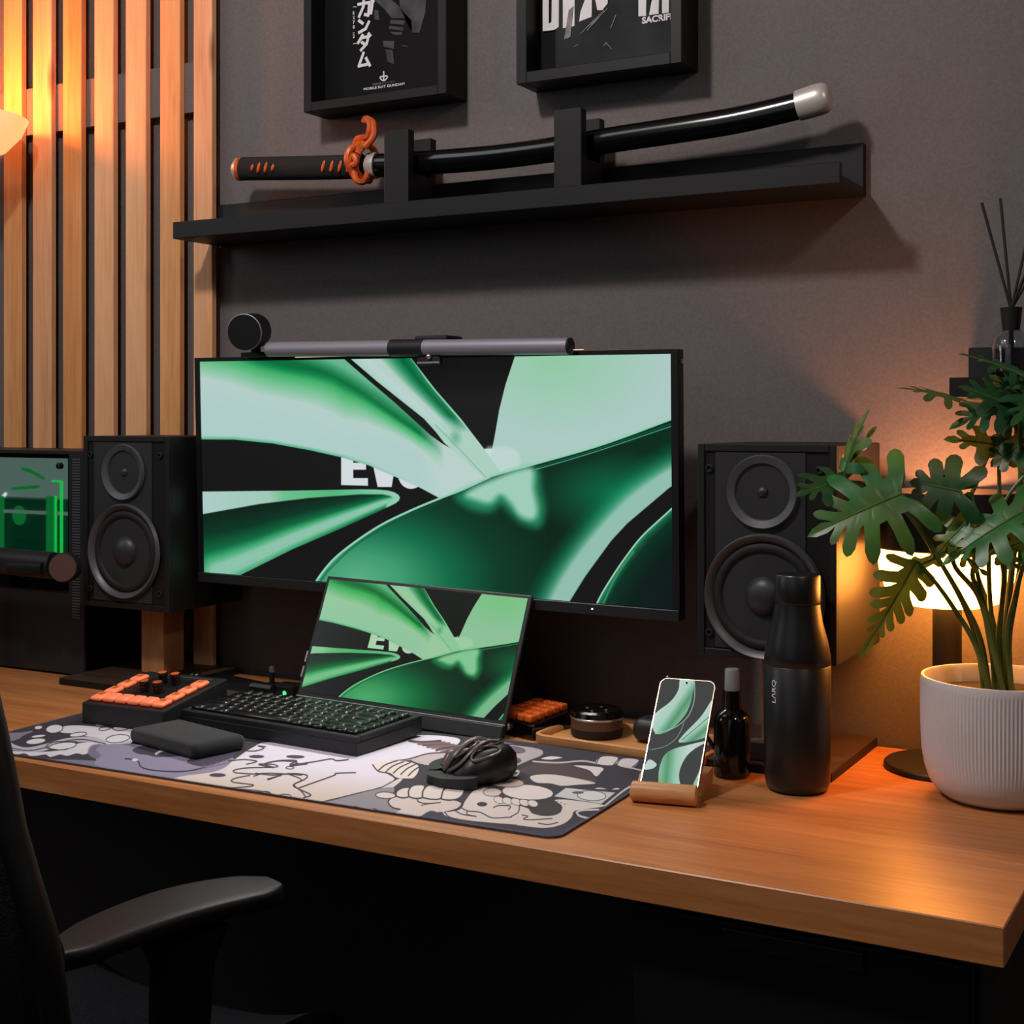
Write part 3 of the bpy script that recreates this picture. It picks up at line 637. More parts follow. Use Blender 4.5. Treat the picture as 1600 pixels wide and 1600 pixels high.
flat(pp, 'lettering', [G3(q) for q in ([(335, -120), (432, -120), (430, 160), (405, 178), (335, 186)], [(455, -120), (525, -120), (524, 155), (455, 168)], [(600, -40), (628, -40), (626, 100), (552, 128), (560, 70)], [(640, -40), (720, -40), (722, 20), (690, 60), (660, 60)])], M['white'], ly)
flat(pp, 'lettering', [G3(q) for q in ([(905, -120), (952, -120), (950, 95), (905, 98)], [(968, 90), (985, 0), (990, -120), (1030, -120), (1025, 82)], [(1045, -120), (1088, -120), (1086, 74), (1045, 80)])], M['white'], ly)
flat(pp, 'lettering', [G3(q) for q in ([(371, -100), (388, -100), (386, 130), (371, 138)],)], M['poster'], ly - .0006)
flat(pp, 'printed_shape', [G3(q) for q in ([(490, 60), (520, 35), (500, 220), (462, 235)],)], M['grey_print'], ly - .0004)
strokes(pp, 'printed_scratch', [[(560, 200), (700, 60)], [(700, 270), (712, 255), (745, 290)], [(520, 278), (550, 265)], [(600, 180), (720, 50)], [(740, 170), (770, 90)], [(620, 150), (680, 90)]], .0012, M['grey_print'], ly, G3)
label_text(pp, 'lettering', 'SACRIFI', 1003, 27, 1049.5, 37.5, ly, M['white'], .004)

# sword on the shelf
KY = -.02
def holder(u0, u1, vt, ub0, ub1, label):
    xa, xb = PY(u0, 250, -.058).x, PY(u1, 250, -.058).x; zt = PY((u0 + u1) / 2, vt, -.058).z
    t = thing('sword_holder', label, 'sword stand', ((xa + xb) / 2, KY, 1.533), group='black sword holders')
    bm = BM(); box(bm, xa, xb, -.064, -.046, 1.533, zt, .0015); finish(bm, 'front_prong', M['shelf'], t)
    xc, xd = xa + .004, xb - .004
    bm = BM(); box(bm, xc, xd, .008, .026, 1.533, zt - .002, .0015); finish(bm, 'back_prong', M['black'], t)
    bm = BM(); box(bm, xa, xb, -.046, .008, 1.5335, PY((u0 + u1) / 2, 257 if u0 < 700 else 233, KY).z - .0225, .001); finish(bm, 'cradle', M['black'], t)
holder(603, 641, 204, 645, 666, 'left black upright holder carrying the sword just behind its guard')
holder(868, 911, 171, 911, 935, 'right black upright holder under the middle of the sword sheath')
t = thing('katana', 'curved sheathed sword with orange guard lying on two black holders', 'sword', (-1.1, KY, 1.6))
KP = [(360, 264), (430, 263), (500, 262), (560, 260), (640, 256), (760, 247), (870, 233), (960, 218), (1060, 203), (1150, 188), (1245, 166), (1300, 149)]
path = [PY(u, v, KY) for u, v in KP]
sp = [Vector(p) for p in spline(path, 8)]
def seg(u0, u1):
    xa, xb = PY(u0, 200, KY).x, PY(u1, 200, KY).x
    P = [p for p in sp if xa < p.x < xb]
    def at(x):
        for p, q in zip(sp, sp[1:]):
            if p.x <= x <= q.x: return p.lerp(q, (x - p.x) / (q.x - p.x))
        return sp[0] if x < sp[0].x else sp[-1]
    return [at(xa)] + P + [at(xb)]
bm = BM(); tube(bm, seg(378, 566), .0205, 14, .72); grip = finish(bm, 'grip', M['wrap'], t, smooth=True)
bm = BM(); q = seg(366, 380); tube(bm, [q[0], q[0].lerp(q[-1], .35), q[-1]], [.013, .0195, .020], 14, .72); pm = finish(bm, 'pommel', M['pearl'], t, smooth=True)
bm = BM(); tube(bm, [PY(374, 264, KY), PY(379, 264, KY)], [.0208, .0208], 14, .74); finish(bm, 'pommel_ring', M['orange_paint'], pm, smooth=True)
for u in (394, 404, 415, 426, 505, 518, 531, 544, 553):
    s_ = 1.0 if u > 500 else (.62 if u in (394, 426) else .95)
    c = PY(u, 260 if u > 500 else 262, KY - .0150)
    bm = BM(); sphere(bm, (0, 0, 0), 1, (.0032, .0022, .0105 * s_), 10, xf(c, ry=.28)); finish(bm, 'grip_diamond', M['orange_paint'], grip, smooth=True)
# guard: twisted orange vines
gc = PY(571, 252, KY)
bm = BM()
def loop(pts, r): tube(bm, [gc + Vector(p) for p in spline(pts, 6)], r, 8)
tube(bm, [gc + Vector((.004 * math.sin(3 * a), .026 * math.cos(a), .032 * math.sin(a))) for a in np.linspace(0, 2 * PI, 25)], .006, 8)
loop([(-.006, -.022, -.028), (-.014, -.030, -.006), (-.012, -.028, .014), (.0, -.014, .026), (.008, -.018, .022), (.004, -.028, .006)], .006)
loop([(-.010, -.014, .012), (-.006, -.016, .032), (.004, -.012, .036), (.014, -.012, .038), (.020, -.014, .056), (.012, -.014, .066), (.008, -.014, .060)], .0062)
loop([(.012, -.020, .018), (.026, -.014, .036), (.024, -.012, .058), (.014, -.014, .066)], .0056)
loop([(-.008, -.030, -.006), (.0, -.034, .004), (.006, -.034, -.008), (-.004, -.034, -.012)], .005)
loop([(-.004, -.026, -.014), (.0, -.026, -.034), (.012, -.022, -.038), (.02, -.02, -.024)], .0055)
finish(bm, 'guard', M['orange_paint'], t, smooth=True)
bm = BM(); tube(bm, seg(577, 590), [.022] * len(seg(577, 590)), 16, .8); finish(bm, 'collar', M['pearl'], t, smooth=True)
bm = BM(); q = seg(588, 1250); tube(bm, q, .0195, 20, .74); sc = finish(bm, 'scabbard', M['scab'], t, smooth=True)
bm = BM(); q = seg(1247, 1299); n = len(q)
dd = (q[-1] - q[0]).normalized(); q = [q[0].lerp(q[-1], k) for k in (0, .3, .62, .80, .90, .97, 1.)]
tube(bm, q, [.0215, .0222, .0225, .0215, .0190, .0140, .0060], 24, .78); finish(bm, 'end_cap', M['pearl'], t, smooth=True)

# ------------------------------------------------------------------ monitor
MY = -.110
c = Vector(((PY(305, 557, MY).x + PY(1058, 548, MY).x) / 2 + .003, MY, 1.1175))
t = thing('monitor', 'huge ultrawide monitor showing green flowing shapes, in the middle of the desk', 'monitor', (c.x, .0, DT))
T = Matrix.Translation(c) @ Matrix.Rotation(.0075, 4, 'Y') @ Matrix.Rotation(math.radians(2.2), 4, 'X')
Wm, Hm = .877, .380
bm = BM(); box(bm, -Wm / 2, Wm / 2, .002, .022, -Hm / 2, Hm / 2, .002, 2, T); body = finish(bm, 'housing', M['plastic'], t)
bm = BM(); box(bm, -.30, .30, .022, .055, -.14, .12, .012, 3, T); finish(bm, 'rear_bulge', M['black'], t)
bz = [(-Wm / 2, Wm / 2, Hm / 2 - .0065, Hm / 2), (-Wm / 2, -Wm / 2 + .0105, -Hm / 2 + .015, Hm / 2 - .0065), (Wm / 2 - .0105, Wm / 2, -Hm / 2 + .015, Hm / 2 - .0065)]
bm = BM()
for q in bz: box(bm, q[0], q[1], -.0005, .002, q[2], q[3], 0, 1, T)
finish(bm, 'bezel', M['black'], t)
bm = BM(); box(bm, -Wm / 2, Wm / 2, -.003, .002, -Hm / 2, -Hm / 2 + .016, .0008, 1, T); chin = finish(bm, 'chin', M['plastic'], t)
bm = BM(); q = T.inverted() @ PY(926.5, 951, MY + .006); lathe(bm, [(.0011, 0), (.0011, .0012)], T @ xf((q.x, -.003, q.z), rx=PI / 2), 10); finish(bm, 'power_light', M['led_white'], chin)
sw0, sw1, sz0, sz1 = -Wm / 2 + .0105, Wm / 2 - .0105, -Hm / 2 + .0165, Hm / 2 - .0065
def screen(name, parent, T, x0, x1, z0, z1, nx, nz, paint, strength, tint=(1, 1, 1), crop=None, y=0.):
    S, U = np.meshgrid((np.arange(nx) + .5) / nx, (np.arange(nz) + .5) / nz)
    if crop is None:
        A = np.array(T.to_3x3()); o = np.array(T.translation); lx = x0 + S * (x1 - x0); lz = z0 + U * (z1 - z0)
        Wd = [o[k] + A[k, 0] * lx + A[k, 1] * y + A[k, 2] * lz for k in range(3)]
    else:
        TT, a0, a1, b0, b1 = crop; A = np.array(TT.to_3x3()); o = np.array(TT.translation)
        lx = a0 + S * (a1 - a0); lz = b0 + U * (b1 - b0); Wd = [o[k] + A[k, 0] * lx + A[k, 2] * lz for k in range(3)]
    X, Y = proj(*Wd); rgb = paint(X, Y) * np.array(tint)
    me = bpy.data.meshes.new(name); v = [T @ Vector(p) for p in ((x0, y, z0), (x1, y, z0), (x1, y, z1), (x0, y, z1))]
    R = parent.matrix_basis.inverted(); me.from_pydata([R @ p for p in v], [], [(0, 1, 2, 3)])
    uv = me.uv_layers.new(name='UVMap')
    for i, q in enumerate(((0, 0), (1, 0), (1, 1), (0, 1))): uv.data[i].uv = q
    me.materials.append(image_mat(name + '_picture', image_of(name + '_picture', rgb), .25, strength, .3))
    o = bpy.data.objects.new(name, me); COL.objects.link(o); o.parent = parent; return o
screen('screen', t, T, sw0, sw1, sz0, sz1, 1280, 520, wallpaper, .92, y=.0015)
MT = T.copy()
bm = BM(); box(bm, -.02, .02, .055, .075, -.05, .05, .003, 1, T); tube(bm, [(c.x, -.04, 1.11), (c.x, -.005, 1.10)], .02, 12); finish(bm, 'mount', M['black'], t)
bm = BM(); tube(bm, [(c.x, .0, DT), (c.x, .0, 1.16)], .019, 16); finish(bm, 'pole', M['black'], t, smooth=True)
bm = BM(); box(bm, c.x - .05, c.x + .05, -.055, .03, DT, DT + .012, .003); finish(bm, 'clamp', M['black'], t)
bm = BM(); q = T.inverted() @ PY(1060, 568, MY + .01); box(bm, Wm / 2, Wm / 2 + .003, .008, .014, Hm / 2 - .020, Hm / 2 - .014, .0005, 1, T); finish(bm, 'side_button', M['silver'], t)

# light bar along the top edge
LY = -.133
A, B = PY(420, 546, LY), PY(889, 541, LY); d = (B - A)
t = thing('monitor_light_bar', 'slim grey metal light bar clamped along the top edge of the monitor', 'light bar', tuple(A.lerp(B, .5) - Vector((0, 0, .013))))
T = Matrix.Translation(A) @ d.to_track_quat('Z', 'Y').to_matrix().to_4x4(); Ln = d.length
f = lambda u: (PY(u, 543, LY).x - A.x) / d.x * Ln
bm = BM(); lathe(bm, [(.0122, 0), (.0122, f(612))], T, 24); finish(bm, 'left_tube', M['alu'], t, smooth=True)
bm = BM(); lathe(bm, [(.0122, f(664)), (.0122, Ln)], T, 24); finish(bm, 'right_tube', M['alu'], t, smooth=True)
bm = BM(); lathe(bm, [(.0134, f(612)), (.0134, f(664))], T, 24); finish(bm, 'sleeve', M['plastic'], t, smooth=True)
bm = BM(); lathe(bm, [(.0124, Ln), (.0124, Ln + .003), (.010, Ln + .0045)], T, 24); finish(bm, 'end_cap', M['rubber'], t, smooth=True)
cx = PY(670, 540, LY).x; zt = PY(670, 540, LY).z
bm = BM(); box(bm, cx - .028, cx + .030, LY + .002, LY + .05, zt + .004, zt + .0155, .003); box(bm, cx - .02, cx + .022, LY - .004, LY + .006, zt - .030, zt + .006, .003); box(bm, cx - .02, cx + .022, -.066, -.05, zt - .06, zt + .012, .003); finish(bm, 'clamp', M['rubber'], t)
bm = BM(); sphere(bm, PY(670, 557, LY - .006), .0042, n=12); finish(bm, 'sensor', M['silver'], t, smooth=True)
bm = BM(); box(bm, A.x + .05, B.x + .02, LY + .004, LY + .008, zt - .0125, zt - .0115); finish(bm, 'glow_strip', mat('warm_led', (255, 200, 170), .4, emit=(1., .62, .45), estr=.7), t)

# webcam
c = PY(382, 519, -.160); ax = Vector((.26, -.95, -.12)).normalized()
t = thing('webcam', 'round black webcam standing on the left end of the monitor top', 'webcam', (c.x, c.y + .02, c.z - .035))
T = Matrix.Translation(c) @ ax.to_track_quat('Z', 'Y').to_matrix().to_4x4()
bm = BM(); lathe(bm, [(.024, -.046), (.0285, -.042), (.0295, -.01), (.0295, 0)], T, 40); b_ = finish(bm, 'barrel', M['plastic'], t, smooth=True)
bm = BM(); lathe(bm, [(.0298, -.0022), (.0298, .0005), (.0285, .0012)], T, 40); finish(bm, 'front_ring', M['alu'], b_, smooth=True)
bm = BM(); lathe(bm, [(.0287, .0008), (.0285, .0024), (0, .0026)], T, 40, cap=False); finish(bm, 'face', M['black'], t, smooth=True)
q = PY(395, 545, -.13)
bm = BM(); tube(bm, [c - ax * .03 + Vector((.006, 0, -.02)), (q.x, -.120, 1.3105)], .008, 12); finish(bm, 'neck', M['black'], t, smooth=True)
bm = BM(); box(bm, q.x - .022, q.x + .026, -.135, -.085, 1.3085, 1.3165, .002); finish(bm, 'clip', M['black'], t)

# ------------------------------------------------------------------ portable display
W2, H2 = .366, .206
x0 = PY(453, 1100, -.20).x; x1 = PZ(773, 1157, DT + .003).x
c = Vector(((x0 + x1) / 2 + .008, -.201, DT + .0045))
t = thing('portable_display', 'small tilted portable display with green picture standing behind the keyboard', 'monitor', tuple(c))
lean = math.radians(23)
T = Matrix.Translation(c) @ Matrix.Rotation(.03, 4, 'Z') @ Matrix.Rotation(-lean, 4, 'X') @ Matrix.Rotation(.028, 4, 'Y')
bm = BM(); box(bm, -W2 / 2, W2 / 2, 0, .007, .002, H2 + .010, .0018, 2, T); hs = finish(bm, 'housing', M['plastic'], t)
bm = BM(); box(bm, -W2 / 2, W2 / 2, -.0012, .002, .0225, .0240, .0004, 1, T); finish(bm, 'trim_line', M['silver'], t)
bm = BM(); box(bm, -W2 / 2, W2 / 2, -.006, .0, .0, .0215, .0015, 1, T); finish(bm, 'base_bar', M['plastic'], t)
mw = (sw1 - sw0)
screen('screen', t, T, -W2 / 2 + .006, W2 / 2 - .006, .030, H2 + .0045, 720, 400, wallpaper, .86, (.84, .98, .80), (MT, sw0 + mw * .125, sw1 - mw * .125, sz0, sz1), y=-.0006)
for zz in (.052, .076):
    bm = BM(); box(bm, -W2 / 2 - .0035, -W2 / 2, .001, .006, zz, zz + .018, .0006, 1, T); finish(bm, 'side_button', M['alu'], t)
bm = BM()
a = T @ Vector((W2 / 2 - .02, .008, .17)); b = Vector((a.x + .022, -.030, DT + .002)); e = Vector((-.03, 0, 0))
for s in (0,):
    q = [a, a + e, b + e, b]; n = Vector((0, .004, 0)); lo = [bm.verts.new(p) for p in q]; hi = [bm.verts.new(p + n) for p in q]
    bm.faces.new(lo); bm.faces.new(hi[::-1])
    for i in range(4): bm.faces.new((lo[i], hi[i], hi[(i + 1) % 4], lo[(i + 1) % 4]))
finish(bm, 'kickstand', M['black'], t)

# ------------------------------------------------------------------ speakers
def circ_T(x, y, z): return xf((x, y, z), rx=PI / 2)
def speaker(x0, x1, yf, yb, z0, z1, label):
    t = thing('bookshelf_speaker', label, 'speaker', ((x0 + x1) / 2, (yf + yb) / 2, z0), group='bookshelf speakers')
    bm = BM(); b = .0095
    box(bm, x0, x1, yf + .006, yb, z0, z1, .0015, 1)
    for q in ((x0, x0 + b, z0, z1), (x1 - b, x1, z0, z1), (x0 + b, x1 - b, z0, z0 + b), (x0 + b, x1 - b, z1 - b, z1)): box(bm, q[0], q[1], yf, yf + .007, q[2], q[3], .0008, 1)
    finish(bm, 'cabinet', M['vinyl'], t)
    xc = (x0 + x1) / 2 + .0; w_ = x1 - x0
    bm = BM(); box(bm, x0 + b, x1 - b, yf + .003, yf + .006, z0 + b, z1 - b); bf = finish(bm, 'baffle', M['black'], t)
    bm = BM(); box(bm, x0 + .024, x1 - .040, yf + .0015, yf + .0032, z0 + b + .002, z1 - b - .001, .0005, 1); finish(bm, 'centre_panel', M['baffle'], t)
    for sx in (x0 + .016, x1 - .022):
        for sz in (z0 + .030, z1 - .032):
            bm = BM(); lathe(bm, [(.0052, .0), (.0052, .0030), (.0040, .0036), (.0032, .0034), (.0028, .0005), (0, .0002)], circ_T(sx, yf + .003, sz), 20, cap=False)
            finish(bm, 'grille_socket', M['rubber'], bf, smooth=True)
    zt = z1 - .0615; zw = z1 - .1965
    bm = BM(); lathe(bm, [(.0465, 0), (.0485, .004), (.0465, .0085), (.0375, .0052), (.0350, -.001), (.030, -.003)], circ_T(xc - .004, yf + .0035, zt), 56, cap=False); tw = finish(bm, 'tweeter', M['ring'], t, smooth=True)
    bm = BM(); lathe(bm, [(.0352, .0), (.030, .0015), (.0265, .0008), (.0255, -.002), (.012, -.0055), (.0085, -.0055), (.0075, -.003), (0, .0)], circ_T(xc - .004, yf + .0035, zt), 48, cap=False); finish(bm, 'tweeter_cone', M['cone'], tw, smooth=True)
    bm = BM(); sphere(bm, (0, 0, 0), .0078, (1, 1, .8), 16, circ_T(xc - .004, yf + .003, zt)); finish(bm, 'phase_plug', M['baffle'], tw, smooth=True)
    bm = BM(); lathe(bm, [(.079, 0), (.0815, .004), (.079, .0105), (.0735, .0075), (.0700, .0015)], circ_T(xc - .002, yf + .0035, zw), 64, cap=False); wf = finish(bm, 'woofer', M['ring'], t, smooth=True)
    bm = BM(); lathe(bm, [(.0705, .0015), (.068, .0045), (.063, .0062), (.058, .0045), (.0555, .0005)], circ_T(xc - .002, yf + .0035, zw), 56, cap=False); finish(bm, 'surround', M['rubber'], wf, smooth=True)
    bm = BM(); lathe(bm, [(.0558, .0008), (.052, -.0005), (.038, -.0025), (.024, -.0029)], circ_T(xc - .002, yf + .0062, zw), 56, cap=False); finish(bm, 'woofer_cone', M['cone'], wf, smooth=True)
    bm = BM(); lathe(bm, [(.0265, -.001), (.0255, .003), (.021, .0085), (.013, .0125), (0, .0142)], circ_T(xc - .002, yf + .003, zw), 40, cap=False); finish(bm, 'dust_cap', M['baffle'], wf, smooth=True)
    return t
xl0, xl1 = PY(130, 681, -.16).x, PY(264, 683, -.16).x
speaker(xl0, xl1, -.16, .028, .8835, 1.178, 'left black two-way bookshelf speaker on a wooden post')
xr0, xr1 = PY(1090, 693, -.186).x, PY(1307, 703, -.186).x
speaker(xr0, xr1, -.186, .028, .8965, 1.1745, 'right black two-way bookshelf speaker behind the tall black bottle')
def spk_stand(px, py_, z1, p0, p1, py0, py1, label, hw=.029):
    t = thing('speaker_stand', label, 'speaker stand', (px, py_, DT), group='speaker stands')
    bm = BM(); box(bm, p0, p1, py0, py1, DT, DT + .0115, .001, 1); b_ = finish(bm, 'base_plate', M['black'], t)
    bm = BM(); box(bm, p0 + .001, p1 - .001, py0 + .001, py1 - .001, DT + .0115, DT + .0125); finish(bm, 'base_top', M['plate'], b_)
    bm = BM(); box(bm, px - hw, px + hw, py_ - hw, py_ + hw, DT + .0125, z1 - .003, .001, 1); finish(bm, 'post', M['post'], t)
    bm = BM(); box(bm, px - .07, px + .07, py_ - .055, py_ + .055, z1 - .003, z1 - .0002); finish(bm, 'top_plate', M['black'], t)
pa, pb = PY(222, 1000, -.092).x, PY(254, 1000, -.092).x
hw = (pb - pa) / 2 + .002
spk_stand((pa + pb) / 2, -.092 + hw, .8835, -1.846, -1.640, -.198, .030, 'wooden post stand with dark base plate under the left speaker', hw)
spk_stand(-.590, -.075, .8965, -.690, -.4985, -.187, .036, 'dark based stand under the right speaker, beside the lamp')

# ------------------------------------------------------------------ computer case
cy0 = -.137; xa, xb, xc = -2.255, PY(106, 860, cy0).x, PY(131, 860, cy0).x; zt = 1.151
t = thing('computer_case', 'black computer case with green lit glass side on the far left of the desk', 'computer', ((xa + xc) / 2, -.06, DT))
gz = PY(60, 868, cy0).z; g0 = PY(4, 780, cy0).x
bm = BM()
box(bm, xa, xc, cy0 + .004, .03, DT + .004, gz - .012, .002, 1)              # lower bay
box(bm, xa, xc, .012, .03, gz - .012, zt, .001, 1); box(bm, xa, xc, cy0 + .004, .012, zt - .014, zt, .001, 1); box(bm, xa, xa + .01, cy0 + .004, .012, gz - .012, zt - .014)
finish(bm, 'chassis', M['plastic'], t)
bm = BM(); box(bm, xb + .001, xc, cy0, .012, DT + .004, zt - .0005, .0015, 1)
fp = finish(bm, 'front_column', M['plastic'], t)
bm = BM()
for k in range(58):
    z = DT + .105 + k * .0049
    box(bm, xb + .012, xc - .008, cy0 - .0012, cy0 + .0006, z, z + .0026)
finish(bm, 'vent_slots', M['ring'], fp)
bm = BM(); box(bm, xa + .01, xb, cy0 + .0035, cy0 + .0037, gz - .005, gz + .0015); finish(bm, 'lower_seam', M['ring'], t)
tg = mat('tinted_glass', (150, 165, 160), .06, trans=1.)
bm = BM(); box(bm, xa + .01, xb - .001, cy0 + .001, cy0 + .004, gz - .06, zt - .006); gl = finish(bm, 'glass_panel', tg, t)
bm = BM(); q = PY(98, 728, cy0); lathe(bm, [(.0055, 0), (.0055, .008), (.004, .009)], xf((q.x - .004, cy0 + .001, q.z), rx=PI / 2), 20); finish(bm, 'thumbscrew', M['black'], gl, smooth=True)
# inside: green lit parts
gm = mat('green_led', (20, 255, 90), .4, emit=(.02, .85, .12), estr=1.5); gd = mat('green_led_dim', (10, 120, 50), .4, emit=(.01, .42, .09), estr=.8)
haze = mat('motherboard_haze', (96, 110, 106), .5, emit=(.16, .22, .205), estr=1.5, var=.3, vscale=18)  # grey haze behind the glass put in as emission of board and bracket
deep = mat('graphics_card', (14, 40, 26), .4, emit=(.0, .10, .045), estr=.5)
bm = BM(); z2 = PY(60, 778, 0.).z; box(bm, xa + .012, xb - .008, .004, .011, z2, zt - .016); finish(bm, 'motherboard_haze', haze, t)
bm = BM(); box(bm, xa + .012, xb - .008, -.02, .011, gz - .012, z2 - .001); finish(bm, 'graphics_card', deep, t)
for u, m_, w_ in ((97, gm, .0022), (88, gm, .0012), (80, gd, .010), (3, gd, .006)):
    q = PY(u, 830, -.03 if u < 97 else -.06); zz = PY(u, 752 if u > 90 else 775, q.y).z
    bm = BM(); box(bm, q.x - w_, q.x + w_, q.y - .002, q.y + .002, gz - .008, zz); finish(bm, 'light_strip', m_, t)
bm = BM(); box(bm, PY(84, 752, -.03).x, PY(98, 752, -.03).x, -.034, -.030, PY(84, 753, -.03).z, PY(84, 750, -.03).z); finish(bm, 'light_strip', gm, t)
for (ua, va, ub, vb) in ((36, 732, 62, 742), (20, 764, 62, 760), (44, 733, 70, 748)):
    a, b = PY(ua, va, -.0), PY(ub, vb, -.0); bm = BM(); tube(bm, [a, b], .0035, 8); finish(bm, 'cable', gd, t, smooth=True)
q = PY(32, 805, -.025); bm = BM(); lathe(bm, [(.016, 0), (.019, .002), (.016, .004)], xf(q, rx=PI / 2), 28); finish(bm, 'fan_hub', gd, t, smooth=True)
bm = BM(); a, b = PY(10, 771, -.01), PY(1, 782, -.01); tube(bm, [a, b], .003, 8); finish(bm, 'light_strip', M['led_white'], t)
bm = BM(); box(bm, xa + .012, xb - .008, -.03, -.024, PY(50, 803, -.03).z, PY(50, 798, -.03).z); finish(bm, 'bracket', haze, t)
for fx in (xa + .03, xc - .03):
    bm = BM(); box(bm, fx - .02, fx + .02, cy0 + .02, .01, DT, DT + .004); finish(bm, 'foot', M['rubber'], t)

# boom arm reaching in from the left, ending in a round joint
a = PY(98, 887, -.23); b = PY(-60, 872, -.23)
t = thing('microphone_boom', 'thick black boom arm with round end joint in front of the computer case', 'boom arm', (b.x - .05, -.23, DT))
bm = BM(); dirx = (b - a)
T = Matrix.Translation(a) @ Vector((.45, -.89, .06)).normalized().to_track_quat('Z', 'Y').to_matrix().to_4x4()
lathe(bm, [(.022, -.030), (.0245, -.027), (.0252, -.002), (.024, 0)], T, 40); jt = finish(bm, 'joint', M['plastic'], t, smooth=True)
bm = BM(); lathe(bm, [(.0236, 0), (.0232, .0012), (0, .0013)], T, 36, cap=False); finish(bm, 'joint_cap', M['copper'], jt, smooth=True)
bm = BM(); a2 = PY(84, 884, -.215); b2 = Vector((b.x - .05, -.215, b.z)); tube(bm, [a2, b2], [.0235, .0235], 20, .7); finish(bm, 'arm', M['plastic'], t, smooth=True)
bm = BM(); a3, b3 = PY(66, 889, -.233), PY(14, 887, -.233); tube(bm, [a3, b3], [.011, .011], 16, .5); finish(bm, 'cushion', M['black'], t, smooth=True)
bm = BM(); tube(bm, [b2, (b2.x, b2.y, DT + .01)], .016, 16); finish(bm, 'upright', M['plastic'], t, smooth=True)
bm = BM(); box(bm, b2.x - .04, b2.x + .04, b2.y - .04, b2.y + .04, DT, DT + .012, .002); finish(bm, 'clamp', M['black'], t)

# ------------------------------------------------------------------ desk mat
MH = .0026
cr_ = PZ(868, 1313, DT); ang = math.radians(1.6)
MTX = Matrix.Translation((cr_.x + .002, cr_.y, DT + .0003)) @ Matrix.Rotation(ang + PI, 4, 'Z')    # local x runs left, local y towards the wall is -y
Lx, Ly = .930, .385
R_ = .018; out = []
for (cx_, cy_, a0) in ((R_, R_, PI), (Lx - R_, R_, 1.5 * PI), (Lx - R_, Ly - R_, 0), (R_, Ly - R_, .5 * PI)):
    for k in range(7): a = a0 + k * PI / 12; out.append((cx_ + R_ * math.cos(a), cy_ + R_ * math.sin(a)))
def ml(x, y): return MTX @ Vector((x, -y, 0))
bm = BM(); n = len(out)
lo = [bm.verts.new(ml(*p)) for p in out]; hi = [bm.verts.new(ml(*p) + Vector((0, 0, MH))) for p in out]
ftop = bm.faces.new(hi); bm.faces.new(lo[::-1])
for i in range(n): bm.faces.new((lo[i], lo[(i + 1) % n], hi[(i + 1) % n], hi[i])).material_index = 1
uvl = bm.loops.layers.uv.new('UVMap')
for f_ in bm.faces:
    for l in f_.loops:
        q = MTX.inverted() @ l.vert.co; l[uvl].uv = (q.x / Lx, -q.y / Ly)
nx, ny = 1860, 770
S, U = np.meshgrid((np.arange(nx) + .5) / nx, (np.arange(ny) + .5) / ny)
A_ = np.array(MTX.to_3x3()); o_ = np.array(MTX.translation); lx, ly_ = S * Lx, -U * Ly
X, Y = proj(o_[0] + A_[0, 0] * lx + A_[0, 1] * ly_, o_[1] + A_[1, 0] * lx + A_[1, 1] * ly_, np.full(lx.shape, DT + MH))
rgb = matprint(X, Y)
edge = (np.minimum(np.minimum(S * Lx, Lx - S * Lx), np.minimum(U * Ly, Ly - U * Ly)) < .0035)
rgb[edge] = rgb[edge] * .6 + np.array((96, 94, 106)) / 255. * .4
rgb = np.clip(rgb, 0, 1)
mm = image_mat('mat_print', image_of('mat_print', rgb), .75, 0, .25)
o = finish(bm, 'desk_mat', [mm, mat('mat_edge', (62, 60, 70), .8)]); recenter(o); tag(o, 'large desk mat printed with pale cartoon hands and swirls, under the keyboard', 'desk mat')
MZ = DT + .0003 + MH

# ------------------------------------------------------------------ keyboard
fr = PZ(557, 1183, MZ); fl = PZ(279, 1135.5, MZ)
kz = math.atan2(fr.y - fl.y, fr.x - fl.x); KW = (fr - fl).length; KD = .148
T = Matrix.Translation(fl) @ Matrix.Rotation(kz, 4, 'Z') @ Matrix.Rotation(math.radians(1.5), 4, 'X')
t = thing('keyboard', 'compact black mechanical keyboard with glossy keycaps on the desk mat', 'keyboard', tuple(T @ Vector((KW / 2, KD / 2, 0))))
bm = BM()
box(bm, 0, KW, 0, KD, 0, .019, .002, 2, T)
for q in ((0, KW, 0, .010), (0, KW, KD - .009, KD), (0, .009, .010, KD - .009), (KW - .009, KW, .010, KD - .009)): box(bm, q[0], q[1], q[2], q[3], .018, .0265, .0012, 1, T)
finish(bm, 'case', M['plastic'], t)
un = (KW - .020) / 16.25; KH = (KD - .024) / 6.25
def keycap_mesh(wd):
    bm = BM(); a, h = wd / 2 - .0009, KH / 2 - .0009; zs = [(0, 1.), (.005, .93), (.0085, .80)]
    rings = []
    for z, s in zs:
        ex, ey = a - (1 - s) * .009, h - (1 - s) * .009; r = .002
        ring = []
        for sx, sy, a0 in ((1, 1, 0), (-1, 1, .5 * PI), (-1, -1, PI), (1, -1, 1.5 * PI)):
            for k in range(3): an = a0 + k * PI / 4; ring.append(bm.verts.new((sx * (ex - r) + r * math.cos(an), sy * (ey - r) + r * math.sin(an), z)))
        rings.append(ring)
    for p, q in zip(rings, rings[1:]):
        for i in range(12): bm.faces.new((p[i], p[(i + 1) % 12], q[(i + 1) % 12], q[i]))
    cen = bm.verts.new((0, 0, .0074))
    for i in range(12): bm.faces.new((rings[-1][i], rings[-1][(i + 1) % 12], cen))
    bm.faces.new(rings[0][::-1]); bmesh.ops.recalc_face_normals(bm, faces=bm.faces)
    for f_ in bm.faces: f_.smooth = True
    me = bpy.data.meshes.new('keycap'); bm.to_mesh(me); bm.free(); me.materials.append(M['keycap']); return me
